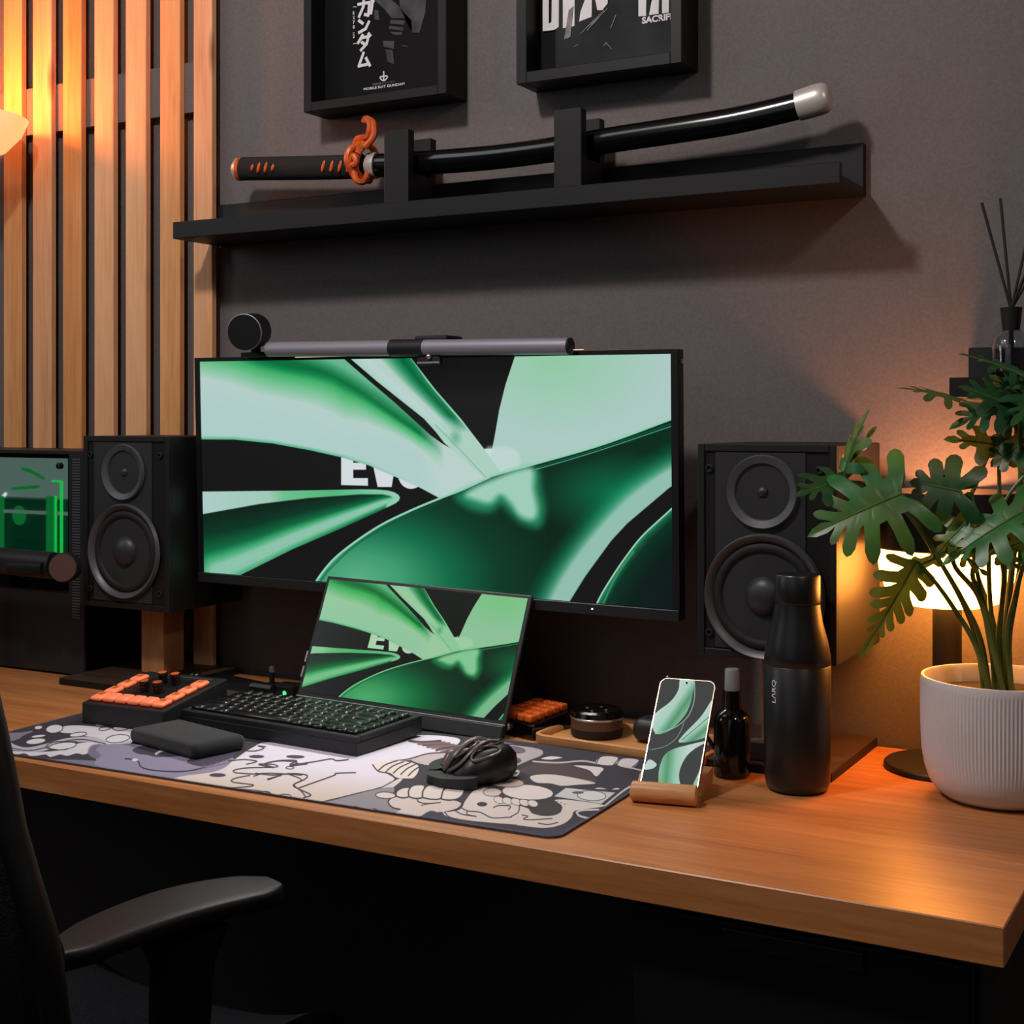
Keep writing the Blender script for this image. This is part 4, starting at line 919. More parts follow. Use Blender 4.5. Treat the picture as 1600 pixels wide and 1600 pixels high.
KM = {}
rows = [[1] * 13 + [1, 1, 1], [1] * 13 + [2, 1], [1.5] + [1] * 12 + [1.5, 1], [1.75] + [1] * 11 + [2.25, 1], [2.25] + [1] * 10 + [1.75, 1, 1], [1.25, 1.25, 1.25, 6.25, 1, 1, 1, 1, 1, 1]]
Tinv = t.matrix_basis.inverted()
for r, row in enumerate(rows):
    x = .0105; yy = KD - .012 - KH / 2 - r * KH - (.25 * KH if r else 0)
    gap = (16.25 - sum(row)) * un; 
    for i, wd in enumerate(row):
        if i == len(row) - (3 if r >= 4 else 1): x += gap
        if wd not in KM: KM[wd] = keycap_mesh(wd * un)
        k = bpy.data.objects.new('keycap', KM[wd]); COL.objects.link(k); k.parent = t
        tilt = (r - 2.5) * .03
        k.matrix_basis = Tinv @ T @ Matrix.Translation((x + wd * un / 2, yy, .0215 + abs(r - 3) * .0006)) @ Matrix.Rotation(-tilt, 4, 'X')
        x += wd * un
bm = BM(); tube(bm, [T @ Vector((.004, KD + .004, .030)), T @ Vector((.048, KD + .004, .030))], .0085, 16)
for k in range(14):
    p = T @ Vector((.007 + k * .003, KD + .004, .030)); tube(bm, [p - Vector((.0006, 0, 0)), p + Vector((.0006, 0, 0))], .0093, 16)
finish(bm, 'roller', M['keycap'], t)

# wrist pad
o = simple('wrist_rest', 'small soft black fabric wrist rest on the mat in front of the keyboard', 'wrist rest', M['fabric'],
           lambda bm: box(bm, -.079, .079, -.044, .044, 0, .021, .0095, 5, xf(PZ(292, 1161, MZ + .004), rz=math.radians(-13)) @ Matrix.Translation((0, 0, -.004))), smooth=True)

# ------------------------------------------------------------------ control pad with orange keys
a, b = PZ(128, 1097.5, MZ + .031), PZ(248, 1113.5, MZ + .031)
wz = (b - a).length + .002; dz = .150; slope = math.radians(8.5)
T = Matrix.Translation((a.x, a.y, MZ)) @ Matrix.Rotation(math.atan2(b.y - a.y, b.x - a.x) + .05, 4, 'Z')
t = thing('control_pad', 'black control pad with glowing orange keys and four knobs, left of the keyboard', 'control pad', tuple(T @ Vector((wz / 2, dz / 2, 0))))
bm = BM(); h0, h1 = .031, .031 + dz * math.tan(slope)
pr = [(0, 0), (dz, 0), (dz, h1), (0, h0)]
TT = T @ Matrix(((0, 0, 1, 0), (1, 0, 0, 0), (0, 1, 0, 0), (0, 0, 0, 1)))
prism(bm, pr, TT, wz); bmesh.ops.bevel(bm, geom=bm.edges[:], offset=.0015, segments=2, profile=.5, affect='EDGES'); finish(bm, 'body', M['plastic'], t)
TS = T @ Matrix.Translation((0, 0, h0)) @ Matrix.Rotation(slope, 4, 'X')
bm = BM(); box(bm, .036, wz - .034, .036, dz - .022, .0003, .0012, 0, 1, TS); finish(bm, 'face_plate', M['black'], t)
bm = BM(); box(bm, .050, wz - .018, dz - .014, dz - .011, .0003, .0016, 0, 1, TS); finish(bm, 'trim_line', M['ring'], t)
px_, pz_ = (wz - .014) / 6, (dz - .034) / 4
cells = [(0, j) for j in range(4)] + [(i, 0) for i in (1, 2, 3, 4)] + [(5, j) for j in range(4)]
for i, j in cells:
    cx_, cy_ = .007 + px_ * (i + .5), .006 + pz_ * (j + .5); side = i in (0, 5)
    bm = BM(); box(bm, cx_ - px_ * .45, cx_ + px_ * .45, cy_ - pz_ * .44, cy_ + pz_ * .44, .001, .0075 if side else .0085, .0035, 3, TS)
    k = finish(bm, 'key', M['orange'], t, smooth=True, angle=60)
    if side:
        bm = BM(); box(bm, cx_ - px_ * .20, cx_ + px_ * .20, cy_ - pz_ * .05, cy_ + pz_ * .28, .0074, .0079, .0002, 1, TS); finish(bm, 'key_symbol', M['orange_dark'], k)
kn = mat('knob_black', (20, 14, 13), .25, coat=.5)
for i, j in ((2.05, 1.5), (3.15, 1.5), (2.1, 2.9), (3.15, 2.9)):
    Tk = TS @ Matrix.Translation((.007 + px_ * (i + .5), .006 + pz_ * (j + .5), 0))
    bm = BM(); lathe(bm, [(.0078, 0), (.0074, .012), (.0082, .013), (.0082, .017), (.0070, .019)], Tk, 24); k = finish(bm, 'knob', kn, t, smooth=True)
    bm = BM(); lathe(bm, [(.0069, .0190), (.0050, .0194)], Tk, 24); finish(bm, 'knob_ring', M['orange_paint'], k, smooth=True)

# dark slab behind the keyboard, cables, little light
q0, q1 = PZ(293, 1070, DT + .006), PZ(392, 1092, DT + .006)
T = Matrix.Translation((q0.x, q0.y, DT)) @ Matrix.Rotation(math.atan2(q1.y - q0.y, q1.x - q0.x), 4, 'Z')
t = thing('docking_station', 'flat dark box with a lighter grey front edge behind the keyboard', 'docking station', tuple(T @ Vector((.085, .05, 0))))
bm = BM(); box(bm, 0, (q1 - q0).length + .02, .002, .080, .0, .014, .002, 2, T); finish(bm, 'body', M['black'], t)
bm = BM(); box(bm, .001, (q1 - q0).length + .018, 0, .002, .001, .012, .0006, 1, T); finish(bm, 'front_strip', M['ring'], t)
lq = PZ(443, 1084, DT + .010)
t = thing('usb_hub', 'small black hub with a glowing green light beside the portable display', 'usb hub', (lq.x, lq.y + .02, DT))
bm = BM(); box(bm, lq.x - .028, lq.x + .016, lq.y + .002, lq.y + .04, DT, DT + .022, .002); finish(bm, 'body', M['black'], t)
bm = BM(); lathe(bm, [(.0042, 0), (.0040, .0015), (0, .002)], xf((lq.x, lq.y + .002, lq.z), rx=PI / 2), 20, cap=False); finish(bm, 'green_light', M['led_green'], t)
mq = PY(425, 1050, -.03)
t = thing('small_stand', 'short dark stand with a small silver top behind the docking box', 'stand', (mq.x, -.03, DT))
bm = BM(); lathe(bm, [(.018, 0), (.018, .004), (.0045, .006), (.0045, mq.z - DT)], xf((mq.x, -.03, DT)), 20); finish(bm, 'stem', M['black'], t, smooth=True)
bm = BM(); lathe(bm, [(.0048, 0), (.0052, .006), (.0044, .010)], xf((mq.x, -.03, mq.z)), 20); finish(bm, 'tip', M['silver'], t, smooth=True)
for i, (u, v, lab) in enumerate(((267, 1065, 'silver cable plug lying nearest the wooden speaker post'), (283, 1058, 'middle silver cable plug behind the control pad'), (301, 1054, 'silver cable plug farthest right behind the control pad'))):
    q = PZ(u, v, DT + .016)
    t = thing('cable_plug', lab, 'cable plug', (q.x, q.y, DT), group='cable plugs by the speaker post')
    for k, (ox, oy) in enumerate(((0, 0), (.009, .004))):
        bm = BM(); tube(bm, [q + Vector((ox - .004, oy, -.002)), q + Vector((ox + .003, oy, .002))], .0042 - .001 * (i == 2), 10); finish(bm, 'plug', M['chrome'], t, smooth=True)
    bm = BM(); tube(bm, [tuple(v_) for v_ in spline([q + Vector((.006, .004, -.003)), q + Vector((.012, .02, -.010)), q + Vector((-.01, .035, -.0125)), q + Vector((.03, .05, -.0125))], 6)], .0025, 8); finish(bm, 'cable', M['rubber'], t, smooth=True)

# ------------------------------------------------------------------ mouse
c = PZ(722, 1218, MZ)
T = Matrix.Translation(c) @ Matrix.Rotation(math.radians(-32), 4, 'Z')
t = thing('gaming_mouse', 'sculpted black mouse with open frame back on the desk mat', 'mouse', tuple(c))
bm = BM()   # hump: rounded shell
hump = spline([(-.014, -.014), (.004, -.024), (.030, -.020), (.042, .006), (.038, .040), (.018, .062), (-.010, .060), (-.026, .034), (-.028, .004)], 4, True)
rings = []
for k, (s, z) in enumerate(((1.02, .003), (1.05, .010), (1.0, .020), (.86, .031), (.60, .040), (.28, .0445))):
    rings.append([bm.verts.new(T @ Vector(((p[0] - .008) * s + .008 + .004 * k * .5, (p[1] - .022) * s + .022 + .003 * k, z))) for p in hump])
for p, q in zip(rings, rings[1:]):
    for i in range(len(p)): bm.faces.new((p[i], p[(i + 1) % len(p)], q[(i + 1) % len(p)], q[i]))
bm.faces.new(rings[0][::-1]); bm.faces.new(rings[-1]); hb = finish(bm, 'shell', mat('mouse_shell', (12, 12, 13), .42), t, smooth=True)
def pad(name, pts, z0, za, zb, sl=0.):
    bm = BM(); P = spline(pts, 4, True); lo = [bm.verts.new(T @ Vector((p[0], p[1], z0))) for p in P]
    ys = [p[1] for p in P]; hi = [bm.verts.new(T @ Vector((p[0], p[1], za + (zb - za) * (p[1] - min(ys)) / (max(ys) - min(ys))))) for p in P]; n = len(P)
    bm.faces.new(lo[::-1]); bm.faces.new(hi)
    for i in range(n): bm.faces.new((lo[i], lo[(i + 1) % n], hi[(i + 1) % n], hi[i]))
    return finish(bm, name, M['plastic'], t)
pad('left_button', [(-.060, -.004), (-.052, -.020), (-.034, -.030), (-.022, -.028), (-.024, -.012), (-.034, .012), (-.048, .020), (-.058, .012)], .001, .011, .016)
pad('right_button', [(-.016, -.040), (-.002, -.046), (.026, -.040), (.052, -.016), (.050, -.004), (.030, -.012), (.006, -.024), (-.010, -.030)], .001, .011, .016)
bm = BM(); box(bm, -.034, .030, -.034, .030, .001, .007, .002, 1, T); finish(bm, 'base', M['black'], t)
fm = mat('mouse_frame', (84, 72, 70), .34)
def rib(pts, r=.0034): bm = BM(); tube(bm, [T @ (Vector(p) + Vector((0, -.002, .002))) for p in spline(pts, 6)], r, 10, 1.5); return finish(bm, 'frame_rib', fm, t, smooth=True)
rib([(-.026, .030, .012), (-.022, .010, .028), (-.012, -.008, .030), (-.008, -.020, .016)])
rib([(-.010, .050, .036), (.000, .024, .047), (.004, .004, .042), (.006, -.014, .030), (.002, -.024, .014)])
rib([(.014, .052, .042), (.022, .026, .048), (.026, .004, .040), (.024, -.014, .024), (.010, -.022, .014)], .002)
rib([(-.024, .036, .024), (-.008, .046, .038), (.014, .050, .044)], .003)
def dome(x, y): return .006 + .0425 * math.sqrt(max(0, 1 - ((x - .012) / .041) ** 2 - ((y - .024) / .050) ** 2))
for (cx_, cy_, ax_, ay_) in ((-.012, .006, .008, .017), (.010, .000, .010, .015), (.014, .030, .011, .013), (.034, .016, .007, .020)):
    bm = BM(); tube(bm, [T @ Vector((cx_ + ax_ * math.cos(a), cy_ + ay_ * math.sin(a), dome(cx_ + ax_ * math.cos(a), cy_ + ay_ * math.sin(a)))) for a in np.linspace(0, 2 * PI, 25)], .0019, 8); finish(bm, 'frame_ring', fm, t, smooth=True)
lt = mat('leather_pad', (26, 26, 28), .3, bump=.4, bscale=260)
for (x, y, z, rx_, ry_) in ((-.010, .004, .034, .007, .016), (.012, -.002, .038, .007, .010), (.013, .020, .045, .008, .011), (-.020, -.002, .018, .005, .011)):
    bm = BM(); sphere(bm, (0, 0, 0), 1, (rx_, ry_, .0055), 16, T @ xf((x, y, z - .0015), rx=.35, ry=-.35)); finish(bm, 'grip_pad', lt, t, smooth=True)

# ------------------------------------------------------------------ orange keypad, tray, smart speaker, case
q = PZ(818, 1140, DT)
T = Matrix.Translation((-.958, -.118, DT)) @ Matrix.Rotation(math.radians(-16), 4, 'Z') @ Matrix.Diagonal((.82, .82, 1, 1))
t = thing('macro_keypad', 'small black keypad with bright orange keycaps behind the portable display', 'keypad', (-.958, -.118, DT))
bm = BM(); prism(bm, [(-.055, .0), (.050, .0), (.050, .032), (-.055, .022)], T @ Matrix(((0, 0, 1, 0), (1, 0, 0, 0), (0, 1, 0, 0), (0, 0, 0, 1))) @ Matrix.Translation((0, 0, -.042)), .090); bmesh.ops.bevel(bm, geom=bm.edges[:], offset=.002, segments=2, profile=.5, affect='EDGES'); finish(bm, 'body', M['gloss'], t)
for i in range(4):
    for j in range(5):
        x, y = -.031 + i * .0195, -.041 + j * .0195
        bm = BM(); box(bm, x - .0088, x + .0088, y - .0088, y + .0088, .0, .010, .0022, 2, T @ Matrix.Translation((0, 0, .022 + (y + .055) * .095)) @ Matrix.Translation((0, 0, 0))); finish(bm, 'keycap', M['orange_dark'], t, smooth=True, angle=60)
bm = BM(); sphere(bm, T @ Vector((-.012, -.058, .014)), .006, n=14); finish(bm, 'dial', M['silver'], t, smooth=True)

# bamboo tray
fl = PZ(846, 1158, DT); 
T = Matrix.Translation((-.7935, -.130, DT)) @ Matrix.Rotation(math.radians(-3), 4, 'Z')
tw_, td_ = .262, .136
def rrect(w_, d_, r): 
    o = []
    for sx, sy, a0 in ((1, 1, 0), (-1, 1, .5 * PI), (-1, -1, PI), (1, -1, 1.5 * PI)):
        for k in range(6): a = a0 + k * PI / 10; o.append((sx * (w_ / 2 - r) + r * math.cos(a), sy * (d_ / 2 - r) + r * math.sin(a)))
    return o
def tray(bm):
    prof = [(0, 0, 0), (-.003, .0, .0), (.0, .004, 0), (0, .0145, 0), (-.002, .0155, 0), (-.006, .0155, 0), (-.008, .013, 0), (-.009, .006, 0)]
    rings = [[bm.verts.new(T @ Vector((p[0], p[1], z))) for p in rrect(tw_ + 2 * e, td_ + 2 * e, .022 + e)] for e, z, _ in prof[1:]]
    n = len(rings[0])
    for p, q in zip(rings, rings[1:]):
        for i in range(n): bm.faces.new((p[i], p[(i + 1) % n], q[(i + 1) % n], q[i]))
    bm.faces.new(rings[0][::-1]); bm.faces.new(rings[-1])
simple('tray', 'rounded bamboo tray holding the small round speaker behind the phone', 'tray', M['bamboo'], tray, smooth=True)
e_ = Vector((PZ(930, 1150, DT + .006).x, -.118, DT + .0062)); 
t = thing('smart_speaker', 'black puck shaped smart speaker with bronze band on the bamboo tray', 'smart speaker', tuple(e_))
er = .0375
bm = BM(); lathe(bm, [(er - .003, 0), (er - .0005, .003), (er, .0125)], xf(e_), 48); finish(bm, 'base', M['rubber'], t, smooth=True)
bm = BM(); lathe(bm, [(er - .0005, .0125), (er - .0005, .0255)], xf(e_), 48); finish(bm, 'fabric_band', M['copper'], t, smooth=True)
bm = BM(); lathe(bm, [(er + .0002, .0255), (er + .0004, .028), (er, .0285)], xf(e_), 48); finish(bm, 'light_ring', M['silver'], t, smooth=True)
bm = BM(); lathe(bm, [(er, .0285), (er - .0005, .036), (er - .004, .0385), (er - .010, .0375), (0, .0375)], xf(e_), 48, cap=False); tp = finish(bm, 'top', M['gloss'], t, smooth=True)
for a in range(4):
    bm = BM(); lathe(bm, [(.0022, 0), (.0018, .0008)], xf(e_ + Vector((.015 * math.cos(a * PI / 2), .015 * math.sin(a * PI / 2), .0376))), 12); finish(bm, 'button', M['ring'], tp)
g = PZ(1008, 1162, DT + .0062)
o = simple('earphone_case', 'rounded dark grey earphone case on the bamboo tray behind the phone', 'earphone case', M['plastic'],
           lambda bm: box(bm, -.045, .035, -.024, .024, 0, .034, .0145, 6, xf((g.x + .024, g.y + .018, DT + .0062), rz=-.05)), smooth=True)

# ------------------------------------------------------------------ phone on wooden stand
a, b = PZ(983, 1256, DT), PZ(1087, 1265, DT)
sw = (b - a).length
T = Matrix.Translation(a) @ Matrix.Rotation(math.atan2(b.y - a.y, b.x - a.x), 4, 'Z')
t = thing('phone_stand', 'little bamboo block stand with a rounded front roll holding the phone', 'phone stand', tuple(T @ Vector((sw / 2, .05, 0))))
bm = BM(); 
pr = [(.016, 0), (.118, 0), (.121, .003), (.121, .019), (.118, .022), (.058, .022), (.036, .0095), (.0235, .0095)]
CYC = Matrix(((0, 0, 1, 0), (1, 0, 0, 0), (0, 1, 0, 0), (0, 0, 0, 1)))
prism(bm, pr, T @ CYC, sw); finish(bm, 'block', M['bamboo'], t)
bm = BM(); lathe(bm, [(.0095, 0), (.0118, .0015), (.0122, .004), (.0122, sw - .004), (.0118, sw - .0015), (.0095, sw)], T @ Matrix.Translation((0, .0125, .0125)) @ CYC, 28); finish(bm, 'front_roll', M['bamboo'], t, smooth=True)
# phone
p0 = T @ Vector((sw / 2 + .001, .0268, .0112)); pw, ph = .0715, .153
TP = Matrix.Translation(p0) @ Matrix.Rotation(math.atan2(b.y - a.y, b.x - a.x) - .07, 4, 'Z') @ Matrix.Rotation(math.radians(-40), 4, 'X')
t = thing('smartphone', 'smartphone with green abstract screen leaning in the bamboo stand', 'phone', tuple(p0))
def slab(bm, w_, h_, r, y0, y1, z0=0.):
    P = [TP @ Vector((x, y0, z + h_ / 2 + z0)) for x, z in rrect(w_, h_, r)]; Q = [TP @ Vector((x, y1, z + h_ / 2 + z0)) for x, z in rrect(w_, h_, r)]
    lo = [bm.verts.new(p) for p in P]; hi = [bm.verts.new(p) for p in Q]; n = len(P); bm.faces.new(lo); bm.faces.new(hi[::-1])
    for i in range(n): bm.faces.new((lo[i], hi[i], hi[(i + 1) % n], lo[(i + 1) % n]))
bm = BM(); slab(bm, pw, ph, .0095, 0, .0075); finish(bm, 'body', mat('phone_rim', (196, 176, 160), .25, metal=.9), t)
nx, nz = 300, 620; xw, zh = pw - .0026, ph - .0026
S, U = np.meshgrid((np.arange(nx) + .5) / nx, (np.arange(nz) + .5) / nz)
A_ = np.array(TP.to_3x3()); o_ = np.array(TP.translation); lx = -xw / 2 + S * xw; lz = .0013 + U * zh
X, Y = proj(*[o_[k] + A_[k, 0] * lx + A_[k, 2] * lz for k in range(3)])
bm = BM(); slab(bm, xw, zh, .0085, -.0004, .0002, .0013)
uvl = bm.loops.layers.uv.new('UVMap'); TI = TP.inverted()
for f_ in bm.faces:
    for l in f_.loops: q = TI @ l.vert.co; l[uvl].uv = (q.x / xw + .5, (q.z - .0013) / zh)
finish(bm, 'screen', image_mat('phone_picture', image_of('phone_picture', phoneprint(X, Y)), .6, .88, .04), t)
bm = BM(); q = TP @ Vector((-.001, -.0006, ph - .006)); sphere(bm, q, .0016, (1, .3, 1), 10); finish(bm, 'front_camera', M['gloss'], t)
# chrome-tipped rod behind the phone
q = PY(1044, 1060, -.235)
t = thing('ballpoint_pen', 'thin dark pen with chrome tip poking up behind the phone', 'pen', (q.x + .03, -.24, DT + .022))
t.location = (PZ(1060, 1200, DT).x, -.245, DT)
bm = BM(); tube(bm, [q + Vector((.004, 0, -.005)), Vector((q.x + .075, q.y + .02, DT + .0075))], .0028, 10); finish(bm, 'barrel', M['rubber'], t, smooth=True)
bm = BM(); tube(bm, [q + Vector((.004, 0, -.005)), q + Vector((0, 0, .001)), q + Vector((-.0015, 0, .003))], [.0032, .0036, .0024], 10); finish(bm, 'tip', M['chrome'], t, smooth=True)

# ------------------------------------------------------------------ bottles
q = PZ(1144, 1212, DT); r_ = .0235
t = thing('spray_bottle', 'slim black spray bottle with clear cap between the phone and the tall bottle', 'bottle', (q.x, q.y, DT))
zc = PY(1146, 1077, q.y).z - DT; zt_ = PY(1146, 1045, q.y).z - DT; zs = PY(1146, 1112, q.y).z - DT
bm = BM(); lathe(bm, [(r_ - .003, 0), (r_, .003), (r_, zs - .010), (r_ - .004, zs - .002), (.0125, zs + .004), (.0120, zc - .001)], xf((q.x, q.y, DT)), 36); bd = finish(bm, 'body', M['gloss'], t, smooth=True)
bm = BM(); lathe(bm, [(.0085, zc), (.0085, zt_ - .004), (.0065, zt_ - .003)], xf((q.x, q.y, DT)), 24); finish(bm, 'nozzle', M['ring'], t, smooth=True)
bm = BM(); lathe(bm, [(.0088, zc), (.0088, zt_ - .002)], xf((q.x, q.y, DT)), 24, cap=False); lathe(bm, [(.0098, zc - .001), (.0092, zt_ - .001), (.0085, zt_), (0, zt_)], xf((q.x, q.y, DT)), 24, cap=False); finish(bm, 'cap', M['cap_clear'], t, smooth=True)
simple('cable_box', 'small dark grey box on the base plate, seen between the two black bottles', 'box', M['ring'], lambda bm: box(bm, PY(1168, 1180, -.172).x, PY(1200, 1180, -.172).x, -.175, -.150, DT + .0127, DT + .037, .002))

q = PZ(1247, 1232, DT); q.y = min(q.y, -.2375); R0 = PY(1300, 1130, q.y).x - PY(1248, 1130, q.y).x
R0 = .0408
zf = lambda v: PY(1247, v, q.y).z - DT
t = thing('drinking_bottle', 'tall matt black drinking bottle with screw cap in front of the right speaker', 'bottle', (q.x, q.y, DT))
Tb = xf((q.x, q.y, DT))
zcap = zf(942); zsh = zf(1037); ztop = zf(897)
bm = BM(); lathe(bm, [(R0 - .010, 0), (R0 - .004, .003), (R0 - .001, .012), (R0, .025), (R0, zsh - .0006), (R0 - .0006, zsh), (R0, zsh + .0006), (R0 - .0006, zsh + .012), (R0 - .004, zsh + .030), (R0 - .0095, zsh + .050), (.0283, zcap - .007), (.0276, zcap - .0008)], Tb, 64); bo = finish(bm, 'body', M['bottle'], t, smooth=True, angle=50)
bm = BM(); lathe(bm, [(.0268, zcap - .0008), (.0276, zcap + .0006), (.0281, zcap + .003), (.0279, ztop - .002), (.0265, ztop), (0, ztop)], Tb, 64, cap=False); finish(bm, 'cap', M['bottle'], t, smooth=True, angle=50)
bm = text_mesh('L\u039bRQ', .1, .0012); fit(bm, zf(1057) - zf(1092), .0078); base_z = zf(1092)
bmesh.ops.subdivide_edges(bm, edges=bm.edges[:], cuts=1)
cu = PY(1211, 1075, q.y - .03); a0 = math.atan2(-.034, -.0235) + .16
for v in bm.verts:
    an = a0 + (.0039 - v.co.y) / R0 ; rr = R0 + .0003
    v.co = Vector((q.x + rr * math.cos(an), q.y + rr * math.sin(an), DT + base_z + v.co.x))
finish(bm, 'lettering', M['white'], bo)

# ------------------------------------------------------------------ table lamp
lx_, ly0 = PY(1480, 1000, -.045).x, -.0455
t = thing('table_lamp', 'mushroom table lamp with black cap and glowing white glass, behind the potted plant', 'lamp', (lx_, ly0, DT))
TL = xf((lx_, ly0, DT))
bm = BM(); lathe(bm, [(.0790, 0), (.0805, .002), (.0800, .006), (.0780, .0078), (0, .0085)], TL, 64, cap=False); finish(bm, 'base', M['plastic'], t, smooth=True)
bm = BM(); lathe(bm, [(.0185, .008), (.0185, .214)], TL, 32); finish(bm, 'stem', M['black'], t, smooth=True)
bm = BM(); lathe(bm, [(.019, .2135), (.052, .2150), (.068, .2210), (.079, .2360), (.086, .2580), (.0895, .2860), (.06, .2880), (.019, .288)], TL, 64, cap=False); finish(bm, 'glass_shade', M['bulb'], t, smooth=True)
bm = BM(); lathe(bm, [(0, .289), (.0905, .2885), (.0918, .2900), (.0918, .3400), (.0905, .3620), (.0885, .3630), (.0885, .3400), (.0890, .2910), (0, .2910)], TL, 64, cap=False); finish(bm, 'cap', mat('lamp_cap', (30, 26, 26), .45), t, smooth=True)

l = bpy.data.lights.new('lamp_uplight', 'POINT'); l.energy = 4.6; l.color = (1, .34, .12); l.shadow_soft_size = .02
o = bpy.data.objects.new('lamp_uplight', l); COL.objects.link(o); o.parent = t; o.location = (0, 0, .325)

# ------------------------------------------------------------------ left wall lamp
lc = PY(-64, 184, -.13)
t = thing('wall_lamp', 'glowing warm bowl lamp at the left edge in front of the pine slats', 'lamp', (lc.x, .015, lc.z))
TW = xf(lc)
bm = BM(); lathe(bm, [(0, -.082), (.045, -.078), (.085, -.058), (.112, -.028), (.124, 0), (.122, .001), (.110, -.026), (.083, -.054), (.044, -.073), (0, -.077)], TW, 56, cap=False); finish(bm, 'bowl', M['bulb2'], t, smooth=True)
bm = BM(); tube(bm, [lc + Vector((0, 0, -.080)), lc + Vector((-.05, .03, -.105)), (lc.x - .16, .012, lc.z - .105)], .008, 12); finish(bm, 'arm', M['black'], t, smooth=True)
bm = BM(); lathe(bm, [(.04, 0), (.04, .012)], xf((lc.x - .16, SY, lc.z - .105), rx=PI / 2), 32); finish(bm, 'wall_plate', M['black'], t, smooth=True)
l = bpy.data.lights.new('lamp_glow', 'POINT'); l.energy = 8.0; l.color = (1, .22, .045); l.shadow_soft_size = .03
o = bpy.data.objects.new('lamp_glow', l); COL.objects.link(o); o.parent = t; o.location = Vector((0, lc.y - .015 - .01, .05))

# ------------------------------------------------------------------ wall shelf and what stands on it
sy = -.085; s0 = PY(1483, 590, sy)
simple('wall_shelf', 'short black wall shelf behind the upper leaves of the plant', 'shelf', M['black'], lambda bm: box(bm, s0.x, -.06, sy, WALL, s0.z - .026, s0.z, .001, 1))
b0 = PY(1513, 548, -.035)
simple('storage_box', 'black box standing on the small wall shelf behind the reed diffuser', 'box', M['vinyl'], lambda bm: box(bm, b0.x, -.10, -.035, .035, s0.z + .0003, b0.z + .004, .0015, 1))
dq = PY(1580, 560, -.062)
t = thing('reed_diffuser', 'clear glass reed diffuser with black collar and sticks at the right edge', 'diffuser', (dq.x, dq.y, s0.z + .0003))
zz = lambda v: PY(1580, v, dq.y).z - s0.z
TD = xf((dq.x, dq.y, s0.z + .0003))
za, zb_ = zz(515), zz(481)
bm = BM(); lathe(bm, [(0, .0), (.0215, .0), (.0235, .003), (.0235, za - .022), (.021, za - .010), (.013, za - .003), (.0095, za), (.0095, za + .006), (.0082, za + .006), (.0082, za - .001), (.012, za - .006), (.0195, za - .013), (.0215, za - .024), (.0215, .005), (0, .005)], TD, 40, cap=False); finish(bm, 'glass_bottle', M['glass'], t, smooth=True)
bm = BM(); lathe(bm, [(0, .0055), (.0212, .0055), (.0212, za - .026), (0, za - .026)], TD, 32, cap=False); finish(bm, 'liquid', mat('dark_liquid', (38, 40, 44), .1), t, smooth=True)
bm = BM(); lathe(bm, [(.0105, za - .001), (.0135, zb_), (.0115, zb_), (.009, za + .0005)], TD, 32); finish(bm, 'collar', M['vinyl'], t, smooth=True)
base = Vector((dq.x, dq.y, s0.z + .012))
for u, v, y in ((1534, 317, -.060), (1563, 310, -.050), (1606, 420, -.075), (1640, 380, -.05), (1615, 330, -.04)):
    bm = BM(); p = PY(u, v, y); n_ = Vector((dq.x, dq.y, s0.z + zb_)) + Vector(((p.x - dq.x) * .02, 0, 0)); tube(bm, [base - Vector(((p.x - dq.x) * .08, 0, 0)), n_, p], .0019, 8); finish(bm, 'reed', M['rubber'], t, smooth=True)

# ------------------------------------------------------------------ potted plant
pc = Vector((-.301, -.158, DT)); PR = .0925; PH = PY(1560, 1057, pc.y).z - DT
t = thing('potted_plant', 'leafy split-leaf houseplant in a ribbed white pot at the right end of the desk', 'potted plant', tuple(pc))
TPp = xf(pc)
def pot(bm):
    n = 130 * 4
    prof = [(.0, .0, 0), (.052, .0, 0), (.064, .0025, 0), (.075, .010, 0), (.083, .022, 0), (.0880, .038, .2), (.0905, .056, 1), (.0920, .09, 1), (PR, PH - .012, 1), (PR, PH - .010, 0), (PR, PH - .003, 0), (PR - .001, PH, 0), (PR - .004, PH, 0), (PR - .0055, PH - .004, 0), (PR - .006, PH - .03, 0), (PR - .010, .03, 0), (0, .02, 0)]
    rings = []
    for r, z, k in prof:
        if r == 0: rings.append([bm.verts.new(TPp @ Vector((0, 0, z)))]); continue
        rings.append([bm.verts.new(TPp @ Vector(((r + k * .0007 * math.cos(2 * PI * 130 * i / n)) * math.cos(2 * PI * i / n), (r + k * .0007 * math.cos(2 * PI * 130 * i / n)) * math.sin(2 * PI * i / n), z))) for i in range(n)])
    for a, b in zip(rings, rings[1:]):
        for i in range(n):
            j = (i + 1) % n
            if len(a) == 1: bm.faces.new((a[0], b[j], b[i]))
            elif len(b) == 1: bm.faces.new((a[i], a[j], b[0]))
            else: bm.faces.new((a[i], a[j], b[j], b[i]))
bm = BM(); pot(bm); finish(bm, 'pot', M['ceramic'], t, smooth=True)
bm = BM(); lathe(bm, [(0, .025), (PR - .012, .03), (PR - .0065, PH - .022), (.05, PH - .019), (0, PH - .017)], TPp, 48, cap=False); finish(bm, 'soil', M['soil'], t, smooth=True)

